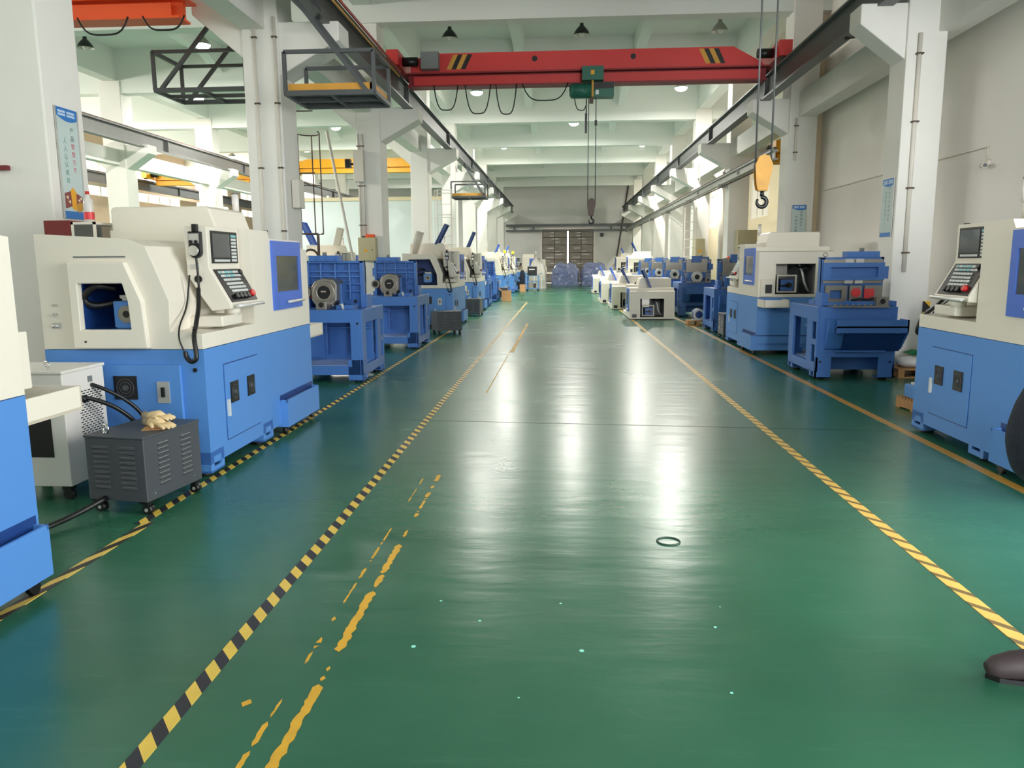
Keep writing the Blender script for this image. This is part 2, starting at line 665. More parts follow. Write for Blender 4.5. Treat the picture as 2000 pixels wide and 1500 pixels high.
nt.links.new(tc.outputs['Object'], mp3.inputs['Vector'])
n3 = nt.nodes.new('ShaderNodeTexNoise')
n3.inputs['Scale'].default_value = 1.7
n3.inputs['Detail'].default_value = 4
nt.links.new(mp3.outputs[0], n3.inputs['Vector'])
bp_ = nt.nodes.new('ShaderNodeBump')
bp_.inputs['Strength'].default_value = 0.10
bp_.inputs['Distance'].default_value = 0.05
nt.links.new(n3.outputs[0], bp_.inputs['Height'])
nt.links.new(bp_.outputs[0], b.inputs['Normal'])

# ------------------------------------------------------------------ setting: floor, walls, ceiling, columns, beams
ZC = 7.8
FR = [10.9, 16.9, 22.9, 28.9, 34.9, 40.9, 46.9, 52.9]
YE = 57.0
struct(MB(FLOOR).box(-20.2, 11, -5, YE + 0.3, -0.25, 0).build('floor'))
struct(MB(CEIL).box(-20.2, 11, -5, YE + 0.3, ZC, ZC + 0.25).build('ceiling'))
struct(MB(GREYW).plate('y', YE, YE + 0.3, -20.2, 11, 0, ZC, [(-1.4, 2.27, -0.1, 3.86)]).build('wall_end'))
struct(MB(WALL).plate('y', -5.0, -4.8, -20.2, 11, 0, ZC, [(1.7, 5.1, -0.1, 4.6), (-1.4, 5.2, 5.0, 6.5)]).build('wall_rear'))  # the high opening is unseen, added for the rear fill light
struct(MB(WALL).plate('x', 5.46, 5.66, -4.8, 17.2, 0, ZC, [(0.1, 4.66, -0.1, 4.3)]).build('wall_right'))
struct(MB(CREAM).box(5.2, 9.5, 17.21, 17.4, 0, ZC).build('wall_return'))
struct(MB(CREAM).plate('x', 9.5, 9.7, 17.0, YE, 0, ZC, [(y, y + 3.4, 3.6, 5.6) for y in (19, 25, 31, 37, 43, 49)]).build('wall_right_bay'))
lw = [(y, y + 4.2, 5.45, 6.35) for y in (0, 6, 12, 18, 24, 30, 36, 42, 48)] + [(y, y + 4.2, 4.5, 4.95) for y in (18, 24, 30, 36, 42, 48)]  # the nearest openings are unseen, added along with the near fill light
struct(MB(BEIGEW).plate('x', -20.2, -20.0, -4.8, YE, 0, ZC, lw).build('wall_left'))
k = 1
for (y0, y1, z0, z1) in lw:
    w = struct(MB(WALL).plate('x', -20.12, -20.02, y0, y1, z0, z1, [(y0 + 0.04 + i * 1.04, y0 + i * 1.04 + 0.99, z0 + 0.04, z1 - 0.04) for i in range(4)]).build('window_%d' % k))
    MB(PANE).box(-20.10, -20.08, y0 + 0.02, y1 - 0.02, z0 + 0.02, z1 - 0.02).build('pane', w)
    k += 1
for y in (19, 25, 31, 37, 43, 49):
    w = struct(MB(WALL).plate('x', 9.52, 9.62, y, y + 3.4, 3.6, 5.6, [(y + 0.06 + i * 1.12, y + i * 1.12 + 1.08, 3.66, 5.54) for i in range(3)]).build('window_%d' % k))
    MB(PANE2).box(9.58, 9.6, y + 0.02, y + 3.38, 3.62, 5.58).build('pane', w)
    k += 1
# half-height partition of pale panels in the left bay
struct(MB(PANEL).box(-12.3, -4.7, 31.0, 31.12, 0, 4.0).box(-12.3, -4.7, 30.96, 31.16, 4.0, 4.14, CREAM).build('wall_partition'))
# cross beams and joists
for y in [4.9] + FR:
    struct(MB(CEIL).box(-20.0, 9.5 if y > 17 else 5.46, y + 0.05, y + 0.45, 6.55, ZC).build('ceiling_beam'))
ys = [-4.8, 4.95] + [y + 0.25 for y in FR] + [YE]
for i in range(len(ys) - 1):
    a, c = ys[i] + 0.2, ys[i + 1] - 0.2
    for x in (-1.2, 2.15, -7.1, -10.0):
        struct(MB(CEIL).prism([(a, ZC), (a, 7.05), (a + 0.9, 7.35), (c - 0.9, 7.35), (c, 7.05), (c, ZC)], 'x', x - 0.14, x + 0.14).build('ceiling_joist'))
for x in (-4.2, 5.05, -13.3):
    struct(MB(CEIL).box(x - 0.2, x + 0.2, -4.8, YE, 6.9, ZC).build('ceiling_girder'))


def column(x0, x1, y0, y1, left=None, right=None, zt=4.85):
    m = MB(CONC).box(x0, x1, y0, y1, 0, 6.9)
    for sgn, tip in ((-1, left), (1, right)):
        if tip is None:
            continue
        if tip == -5.15:
            m.prism([(x0 + .05, 5.2), (tip, 5.2), (tip, 4.98), (x0, 4.38), (x0 + .05, 4.38)], 'y', y0 + 0.05, y1 - 0.05)
            continue
        xf = x0 if sgn < 0 else x1
        m.prism([(xf - sgn * 0.05, zt), (tip, zt), (tip, zt - 0.25), (xf, zt - 0.70), (xf - sgn * 0.05, zt - 0.70)], 'y', y0 + 0.05, y1 - 0.05)
    return struct(m.build('column', bevel=0.015))


for i, y in enumerate(FR):
    yl = y + 0.1
    column(-4.44, -3.92, yl, yl + 0.62, left=-5.15, right=-3.08)
    if i == 0:
        column(4.49, 5.0, 10.9, 11.42, left=3.9)
    else:
        x = 4.70 if i == 1 else 4.77
        column(x, x + 0.57, y, y + 0.6, left=3.95, right=None if i < 2 else 6.4)
    if i > 0:
        column(-13.65, -13.0, y, y + 0.6, left=-14.3, right=-12.3, zt=5.08)
column(4.85, 5.47, 4.7, 5.2, left=3.95)
column(-5.1, -4.5, 6.7, 7.26)
struct(MB(CONC).box(-4.43, -4.1, 7.3, YE, 4.75, 5.2).build('tie_beam'))
struct(MB(CONC).box(4.88, 5.22, -4.8, YE, 4.47, 4.95).build('tie_beam'))
struct(MB(CONC).box(-13.5, -13.2, 17, YE, 4.5, 4.95).build('tie_beam'))
for xx, nm in ((-4.6, 'left'), (5.46, 'right')):
    pass

# floor markings ----------------------------------------------------
tag(MB(TAPE_L).box(-1.372, -1.308, 1.2, 30.0, 0.0, 0.002).build('floor_tape'), 'black and yellow striped floor tape nearest the aisle centre, left side', 'tape')
tag(MB(TAPE_L).box(-2.575, -2.515, 4.3, 19.0, 0.0, 0.002).build('floor_tape'), 'black and yellow striped floor tape running along under the left machines', 'tape')
tag(MB(TAPE_N).box(-2.53, -2.47, 2.4, 4.34, 0.0, 0.0025).build('floor_tape'), 'short tape with long slanted stripes in front of the dark grey transformer box', 'tape')
tag(MB(TAPE_R).box(1.85, 1.922, 1.2, 26.0, 0.0, 0.002).build('floor_tape'), 'yellow floor tape with brown diagonal stripes on the right of the aisle', 'tape')
struct(MB(LINEY).box(3.08, 3.16, 4.6, 24.0, 0.0, 0.0015).build('floor_line'))


def worn(x, w, segs, name):
    m = MB(OLDY)
    rnd = random.Random(int(abs(x) * 1000))
    for (ya, yb, q) in segs:
        n = max(2, int((yb - ya) / 0.022))
        L = [x - w * q * (0.5 + 0.35 * (rnd.random() - 0.5)) for _ in range(n + 1)]
        Rr = [x + w * q * (0.5 + 0.35 * (rnd.random() - 0.5)) for _ in range(n + 1)]
        L[0] = Rr[0] = (L[0] + Rr[0]) / 2
        L[-1] = Rr[-1] = (L[-1] + Rr[-1]) / 2
        for i in range(n):
            if rnd.random() < 0.12 and 0 < i < n - 1 and q < 0.9:
                continue
            a, c = ya + (yb - ya) * i / n, ya + (yb - ya) * (i + 1) / n
            m.add([(L[i], a, 0.0012), (Rr[i], a, 0.0012), (Rr[i + 1], c, 0.0012), (L[i + 1], c, 0.0012)], [(0, 1, 2, 3)])
    return struct(m.build(name))


worn(-0.897, 0.034, [(1.7, 2.60, 1.0), (2.62, 2.66, .6), (2.69, 2.73, .5), (2.84, 3.42, 1.05), (3.46, 3.62, .9), (3.63, 4.04, 1.0), (4.15, 4.27, .5), (4.50, 4.62, .6), (4.66, 4.84, .55),
                     (4.86, 5.02, .8), (5.10, 5.18, .8), (5.28, 5.46, .9), (9.0, 13.5, .4)], 'floor_line')
worn(-1.0, 0.026, [(1.7, 2.2, .7), (2.22, 2.36, .7), (2.38, 2.50, .4), (2.74, 2.84, .5), (2.86, 2.96, .7), (3.1, 3.15, .8), (3.28, 3.52, .35), (3.56, 3.7, .6), (3.78, 4.0, .5), (4.02, 4.3, .4), (4.8, 5.1, .3), (5.2, 5.36, .4)], 'floor_line')
worn(-0.86, 0.10, [(13.2, 19.5, .6)], 'floor_line')
worn(-1.12, 0.05, [(2.44, 2.49, 1.0)], 'floor_line')
struct(MB(SEAM).add([(-1.5, 7.42, .001), (3.4, 7.04, .001), (3.4, 7.052, .001), (-1.5, 7.432, .001)], [(0, 1, 2, 3)]).build('floor_seam'))
fl = MB(GLINT)  # flat teal discs painting small reflections off floor bumps
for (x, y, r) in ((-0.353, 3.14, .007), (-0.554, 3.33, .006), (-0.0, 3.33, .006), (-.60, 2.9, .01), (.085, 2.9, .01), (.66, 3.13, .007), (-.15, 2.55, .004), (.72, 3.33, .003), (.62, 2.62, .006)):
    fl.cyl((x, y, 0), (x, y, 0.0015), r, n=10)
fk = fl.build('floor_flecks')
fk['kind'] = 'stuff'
tag(fk, 'tiny pale teal glints painted on the green floor in the foreground', 'flecks')
tag(MB(SEAM).torus((0.6, 4.15, 0.001), (0, 0, 1), 0.062, 0.006, 28, 6).build('floor_ring'), 'dark worn ring mark on the green floor right of the aisle centre', 'ring')


# ------------------------------------------------------------------ crane runways, cranes, platforms
def runway(name, x, y0, y1, zt, label, h=0.46, w=0.2, mm=RAILM):
    m = MB(mm)
    m.box(x - w / 2, x + w / 2, y0, y1, zt - h - .03, zt - h)
    m.box(x - .012, x + .012, y0, y1, zt - h, zt - .09)
    m.box(x - w / 2, x + w / 2, y0, y1, zt - .09, zt - .06)
    r = m.build(name)
    tag(r, label, 'crane rail')
    MB(RUST).box(x - .03, x + .03, y0, y1, zt - .06, zt).build('rail_head', r)
    st = MB(mm)
    y = y0 + 3.4
    while y < y1:
        st.box(x - w / 2 + .01, x + w / 2 - .01, y, y + .02, zt - h, zt - .09)
        y += 6.0
    st.build('stiffener_plates', r)
    return r


rl = runway('crane_rail', -3.3, -4.7, 52.5, 5.30, 'dark steel crane runway beam along the left side of the main aisle')
rr_ = runway('crane_rail', 4.2, -4.7, 54.5, 5.30, 'dark steel crane runway beam high along the right side of the main aisle')
runway('crane_rail', -4.98, 11.0, 55.0, 5.50, 'crane runway beam on the far side of the left aisle columns', h=.27, w=.16)
runway('crane_rail', -12.5, 9.0, 55.0, 5.50, 'grey crane runway beam on the corbels of the second column row at left', mm=mat('grey_runway_paint', (128, 128, 128), .4, metal=.3, var=.1))
runway('crane_rail', -19.2, 17.0, 55.0, 5.40, 'crane runway beam below the bright windows of the far left wall')
lowr = runway('crane_rail', 4.62, 17.6, 56.5, 3.98, 'pale grey lower runway beam in front of the right columns', h=.24, w=.14, mm=mat('pale_grey_steel', (172, 172, 166), .45, metal=.2))
MB(RUST).tube([(4.55, 17.6, 3.62), (4.55, 56.4, 3.62)], .02).build('bus_bar', lowr)
br = MB(MATS['pale_grey_steel'])
for y in FR[2:]:
    br.box(4.5, 4.8, y + .2, y + .3, 3.62, 3.72)
br.build('brackets', lowr)
runway('crane_rail', 5.85, 17.6, 56.0, 4.75, 'crane runway beam in the right bay just behind the right columns', h=.3, w=.14)
MB(RED).tube([(-3.16, 3.0, 5.24), (-3.16, 15.6, 5.24)], .022).build('conductor_bar', rl)
MB(YEL).tube([(-3.18, 3.0, 5.15), (-3.18, 15.6, 5.15)], .018).build('conductor_bar', rl)


def crane(label, xl, xr, y, zr, mm, md, hx, hz, hookm, stripes=True, hoist=True, loops=(), drop=0.0, ext=0.0):
    root = thing('bridge_crane', label, 'crane', ((xl + xr) / 2, y, zr))
    T = Matrix.Translation((-(xl + xr) / 2, -y, -zr))

    def M(m=None):
        return MB(m, T)
    g = M(mm)
    xl0, xr0 = xl, xr
    if drop:
        xl, xr = xl - ext + (.05 if not ext else -.14), xr + (.08 if not ext else 0)
    top, mid, bot = zr + .38 - drop, zr + .02 - drop, zr - .22 - drop
    g.prism([(xl + .25, mid), (xr - .25, mid), (xr - .3, mid + .06), (xr - .85, top), (xl + .75, top), (xl + .55, mid + .30), (xl + .25, mid + .25)], 'y', y - .17, y + .17)
    g.box(xl + .18, xr - .18, y - .04, y + .04, bot, mid, md)
    g.box(xl + .18, xr - .18, y - .16, y + .16, bot - .03, bot + .0, md)
    g.box(xl + .1, xr - .1, y - .19, y + .19, mid - .03, mid, md)
    gg = g.build('girder', root)
    lw_ = M(mm)
    lw_.box(xl + .3, xr - .3, y - .13, y - .12, bot + .0, mid - .07)
    lw_.build('web_plate', gg)
    if stripes:
        for s in (0, 1):
            x0 = xl + .98 if s == 0 else xr - 1.38
            st = M()
            for j in range(4):
                sh = .14 if s == 0 else -.14
                a = x0 + j * .095
                st.prism([(a, mid + .05), (a + .095, mid + .05), (a + .095 + sh, top - .03), (a + sh, top - .03)], 'y', y - .176, y - .168, (WOODY if j % 2 == 0 else BLACK))
            st.build('hazard_stripes', gg)
        hl = M(BLACK)
        for hx_ in (xl + 2.75, xl + 4.7):
            hl.cyl((hx_, y - .175, zr + .24), (hx_, y - .165, zr + .24), .055)
        hl.build('port_holes', gg)
    xl, xr = xl0, xr0
    for x in (xl, xr):
        e = M(mm)
        e.box(x - .12, x + .12, y - .75, y + .75, zr + .05, zr + .33)
        if drop:
            sx = 1 if x == xl else -1
            e.box(min(x, x + sx * .4), max(x, x + sx * .4), y - .14, y + .14, zr + .1, zr + .3)
            e.box(min(x + sx * .28, x + sx * .42), max(x + sx * .28, x + sx * .42), y - .14, y + .14, zr - drop, zr + .3)
        e.cyl((x - .07, y - .6, zr + .09), (x + .07, y - .6, zr + .09), .09, m=RUST)
        e.cyl((x - .07, y + .6, zr + .09), (x + .07, y + .6, zr + .09), .09, m=RUST)
        et = e.build('end_truck', root)
        sx = 1 if x == xl else -1
        M(BLACK).cyl((x + sx * .12, y - .3, zr + .2), (x + sx * .42, y - .3, zr + .2), .09).build('travel_motor', et)
    if stripes:
        M(MGREY).box(xl + .5, xl + .85, y - .42, y - .19, zr + .04, zr + .36).build('control_cabinet', root)
    if loops:
        fm = M(BLACK)
        for (xa, xb, dp) in loops:
            n = 14
            fm.tube([(xa + (xb - xa) * i / n, y - .22, bot - .02 - dp * (1 - (2 * i / n - 1) ** 4)) for i in range(n + 1)], .012, 6)
        fm.build('festoon_cable', root)
    if hoist:
        h = M(GREENM)
        h.box(hx - .21, hx + .21, y - .42, y - .2, bot - .02, bot + .24)
        h.cyl((hx - .40, y - .2, bot - .18), (hx + .05, y - .2, bot - .18), .145, n=24)
        h.ellip((hx - .40, y - .2, bot - .18), .07, .145, .145)
        h.box(hx + .02, hx + .42, y - .34, y - .06, bot - .32, bot - .05)
        h.box(hx + .03, hx + .415, y - .345, y - .2, bot - .17, bot - .055, BLACK)
        h.box(hx - .02, hx + .02, y - .36, y - .05, bot - .32, bot + .02, WOODY)
        for i in range(6):
            h.torus((hx - .36 + i * .05, y - .2, bot - .18), (1, 0, 0), .147, .007, 20, 5)
        ho = h.build('hoist', root)
        M(YEL).box(hx - .04, hx + .03, y - .424, y - .418, bot + .08, bot + .16).build('rating_plate', ho)
        M(SILVER).box(hx + .06, hx + .12, y - .35, y - .344, bot - .28, bot - .2).build('data_plate', ho)
        M(RUST).box(hx - .06, hx + .02, y - .24, y - .16, bot - .42, bot - .32).build('rope_guide', ho)
        rp = M(RAILM)
        rp.tube([(hx - .075, y - .2, bot - .3), (hx - .075, y - .2, hz + .24)], .009, 6)
        rp.tube([(hx + .075, y - .2, bot - .3), (hx + .075, y - .2, hz + .24)], .009, 6)
        rp.build('rope', root)
        M(BLACK).box(hx + .05, hx + .1, y - .23, y - .17, bot - .85, bot - .75).build('limit_weight', root)
        pc = M(BLACK)
        pc.tube(spline([(hx - .36, y - .22, bot - .3), (hx - .3, y - .22, bot - .52), (hx - .17, y - .22, bot - .55), (hx - .12, y - .22, bot - .45)], 6), .01, 6)
        pc.tube([(hx - .12, y - .24, bot - .34), (hx - .12, y - .24, bot - .65)], .012, 6)
        pc.box(hx - .145, hx - .1, y - .265, y - .215, bot - 1.0, bot - .62)
        pc.build('pendant_control', root)
        # hook block: two cheeks, sheave, cross head and hook
        hk = M(hookm)
        pf = [(-.07, .05), (-.085, .22), (-.05, .30), (.0, .32), (.05, .30), (.085, .22), (.055, .05), (.04, -.02), (-.055, -.02)]
        for yy in (-.25, -.17):
            hk.prism([(hx + p[0], hz + p[1]) for p in pf], 'y', y + yy, y + yy + .02)
        hk.box(hx - .045, hx + .045, y - .24, y - .16, hz - .03, hz + .06)
        hb = hk.build('hook_block', root)
        M(RUST).cyl((hx, y - .228, hz + .21), (hx, y - .172, hz + .21), .088, n=24).build('sheave', hb)
        hh = M(BLACK)
        hh.cyl((hx, y - .2, hz - .03), (hx, y - .2, hz - .08), .02, n=10)
        c = (hx, y - .2, hz - .137)
        pts = arc(c, .048, 100, -215, 22, 'xz')
        hh.tube(pts, [.021 - .009 * max(0, (i - 12) / 10.0) for i in range(23)], 8)
        hh.build('hook', root)
    return root


crane('red overhead bridge crane with black and yellow end stripes and green hoist', -3.3, 4.2, 16.3, 5.31, RED, DRED, 0.60, 2.5, RUST, True, True,
      loops=[(-2.58, -2.09, .48), (-1.95, -1.43, .56), (-1.33, -.91, .58), (-.80, .12, .33)])
crane('overhead crane above the camera with worn yellow hook block hanging at right', -3.3, 4.2, 8.2, 5.31, RED, DRED, 1.99, 2.26, HOOKY, True, True)
crane('orange bridge crane in the left bay near the ceiling', -12.5, -4.98, 10.7, 5.50, ORANGE, ORANGE, -8, 3, HOOKY, False, False, drop=.46,
      loops=[(-5.55, -4.98, .18), (-6.45, -5.75, .22), (-7.2, -6.62, .3), (-8.2, -7.5, .25)])
crane('long yellow bridge crane deep in the left bay behind the columns', -12.5, -4.98, 36.0, 5.50, YEL, YEL, -8, 3, HOOKY, False, False, drop=-.4)
crane('yellow bridge crane in front of the far left windows', -19.2, -14.2, 36.0, 5.45, YEL, YEL, -16, 3, HOOKY, False, False)
crane('yellow bridge crane end in the right bay behind a column', 5.85, 9.3, 19.0, 4.75, YEL, YEL, 7, 3, HOOKY, False, False, drop=.72, ext=1.0)


def bar(m, p0, p1, w=.045, mm=None):
    d = Vector(p1) - Vector(p0)
    q = d.to_track_quat('Z', 'Y').to_matrix()
    m.cbox((Vector(p0) + Vector(p1)) / 2, w, w, d.length, q, mm)


def platform(label, xa, xb, ya, yb, z, strut_top, plank, h=.5, s=1):
    o = thing('crane_platform', label, 'platform', ((xa + xb) / 2, (ya + yb) / 2, z))
    T = Matrix.Translation((-(xa + xb) / 2, -(ya + yb) / 2, -z))
    f = MB(FRAMEM, T)
    for y in (ya, yb):
        bar(f, (xa, y, z), (xb, y, z), .06)
    for x in (xa, xb, (xa + xb) / 2):
        bar(f, (x, ya, z), (x, yb, z), .05)
    bar(f, (xa, (ya + yb) / 2, z), (xb, (ya + yb) / 2, z), .05)
    f.build('floor_frame', o)
    r = MB(FRAMEM, T)
    for x in (xa, xb):
        for y in (ya, yb):
            bar(r, (x, y, z), (x, y, z + h), .045)
    for y in (ya, yb):
        bar(r, (xa, y, z + h), (xb, y, z + h), .045)
    bar(r, (xa if s < 0 else xb, ya, z + h), (xa if s < 0 else xb, yb, z + h), .05)
    r.build('railing', o)
    st = MB(FRAMEM, T)
    for y in (ya, yb):
        bar(st, (strut_top[0], y, strut_top[1]), (strut_top[2], y, z + .02), .05)
    st.build('hanger_strut', o)
    if plank:
        pl = MB(WOODY, T)
        pl.box(xa + .03, xb - .02, ya + .02, ya + .06, z + .03, z + .12)
        pl.box(xb - .06, xb - .02, ya + .02, yb - .02, z + .03, z + .12)
        pl.build('toe_board', o)
        MB(RAILM, T).box(xa + .02, xb - .02, ya + .02, yb - .02, z + .025, z + .032).build('deck', o)
    return o


p1 = platform('grey iron maintenance platform with yellow toe board under the left runway', -3.5, -2.36, 10.0, 10.85, 3.68, (-3.32, 4.80, -2.46), True)
platform('open grey iron cage frame hanging left of the big near column', -6.1, -4.7, 11.72, 12.6, 4.13, (-5.05, 5.21, -6.0), False, h=.55, s=-1)
platform('small far maintenance platform below the left runway beside a caged ladder', -3.75, -2.6, 26.6, 27.6, 3.75, (-3.3, 4.80, -2.65), True)


def caged_ladder(label, x, y, z0, z1, cage0, mm, side=-1, hw=.2, step=.3):
    o = thing('caged_ladder', label, 'ladder', (x, y, 0))
    l = MB(mm)
    for dx in (-hw, hw):
        l.box(dx - .015, dx + .015, -.02, .02, z0, z1 if hw > .19 or dx < 0 else 2.0)
    l.build('side_rails', o)
    r = MB(mm)
    z = z0 + .2
    while z < z1:
        r.cyl((-hw, 0, z), (hw, 0, z), .009, n=8)
        z += step
    r.build('rungs', o)
    c = MB(mm)
    z = cage0
    while z < z1:
        c.tube([(hw * 1.4 * math.cos(t), side * (.0 + hw * 2.4 * math.sin(t)), z) for t in [PI * i / 14 for i in range(15)]], .009, 6)
        z += .75
    for t in (PI * .2, PI * .5, PI * .8):
        c.box(hw * 1.4 * math.cos(t) - .008, hw * 1.4 * math.cos(t) + .008, side * hw * 2.4 * math.sin(t) - .006, side * hw * 2.4 * math.sin(t) + .006, cage0, z - .75)
    c.build('safety_cage', o)
    return o


caged_ladder('dark red thin caged ladder behind the big near column on the left', -3.87, 11.75, 0.0, 3.9, 2.0, RUST, side=1, hw=.15, step=.9)
caged_ladder('pale caged ladder standing before the third column on the left', -3.35, 22.3, 0.0, 3.6, 1.3, PIPE)
caged_ladder('white ladder on the right columns behind the blue machine beds', 4.55, 28.1, 0.0, 3.4, 5.0, PIPE)

# ------------------------------------------------------------------ pendant lamps
lamp_protos = {}


def make_lamp(kind):
    o = thing('pendant_lamp', 'x', 'lamp', (0, 0, 0), 0, None)
    MB(BLACK).tube([(0, 0, .26), (0, 0, .84)], .012, 6).build('cord', o)
    sm = SHADEK if kind == 'black' else SHADEG
    s = MB(sm)
    s.lathe((0, 0, 0), [(.02, .30), (.045, .29), (.05, .22), (.10, .17), (.165, .09), (.2, .0)])
    s.lathe((0, 0, 0), [(.198, .0), (.16, .085), (.095, .165), (.045, .21)], m=SHADEI)
    sh = s.build('lamp_shade', o)
    bm_ = GLOW if kind == 'lit' else SHADEI
    MB(bm_).ellip((0, 0, .05 if kind != 'lit' else .0), .075 if kind != 'lit' else .19, .075 if kind != 'lit' else .19, .09 if kind != 'lit' else .10).build('bulb', o)
    return o


for kd in ('black', 'grey', 'lit'):
    lamp_protos[kd] = make_lamp(kd)
rows = {19.9: 'first', 26.0: 'second', 32.0: 'third', 38.0: 'fourth', 44.0: 'fifth', 50.0: 'sixth', 55.6: 'seventh'}
XS = {'left': -2.77, 'middle': .47, 'right': 3.79}
LIT = {(26.0, 'left'), (26.0, 'right'), (32.0, 'middle'), (38.0, 'left'), (38.0, 'right')}
lamp_used = []


def put_lamp(kind, x, y, z, label, group):
    o = place(lamp_protos[kind], (x, y, z), 0, label, lamp_used)
    o['group'] = group
    if kind == 'lit':
        ld = D.lights.new('lamp_light', 'AREA')
        ld.shape, ld.size, ld.energy, ld.color = 'DISK', .3, LAMP_POWER, (1.0, .97, .90)
        l = D.objects.new('lamp_light', ld)
        COL.objects.link(l)
        l.parent = o
        l.location = (0, 0, -.13)
    return o


for y, nm in rows.items():
    for s, x in XS.items():
        lit = (y, s) in LIT
        kd = 'lit' if lit else ('black' if (y == 19.9 and s != 'right') else 'grey')
        if y == 26.0 and s == 'middle':
            kd = 'grey'
        put_lamp(kd, x, y, 7.0, '%s dome pendant lamp, %s one of the %s row along the main aisle ceiling' % ({'lit': 'glowing', 'black': 'unlit black', 'grey': 'unlit grey'}[kd], s, nm), 'main aisle pendant lamps')
for (x, y, kd, lb) in ((-12.1, 19.9, 'black', 'unlit dark pendant lamp at upper left beside the tall near pillar'), (-9.05, 19.9, 'lit', 'glowing pendant lamp above the open iron cage frame'),
                       (-5.93, 19.9, 'grey', 'unlit pendant lamp seen above the platform behind the runway beam'), (-12.1, 26.0, 'lit', 'glowing pendant lamp below the open iron cage frame'),
                       (-9.2, 32.0, 'lit', 'glowing pendant lamp above the yellow crane between left columns'), (-12.4, 38.0, 'lit', 'small glowing pendant lamp beside the thin red ladder cage')):
    put_lamp(kd, x, y, 7.0, lb, 'left bay pendant lamps')
for (x, y, lb_) in ((-9.05, 50.0, 'added pendant lamp in the left bay brightening the end wall'), (8.0, 49.0, 'added pendant lamp in the right bay brightening the end wall')):
    put_lamp('lit', x, y, 7.0, lb_, 'side bay lamps')  # unseen lamps added to lighten the end wall
for (x, y) in ((-17, 27.0), (-17, 40.0)):
    put_lamp('lit', x, y, 7.0, 'glowing pendant lamp in the far left side bay, %s one' % ('nearer' if y < 30 else 'farther'), 'side bay lamps')

# ------------------------------------------------------------------ lathes
L = 2.35


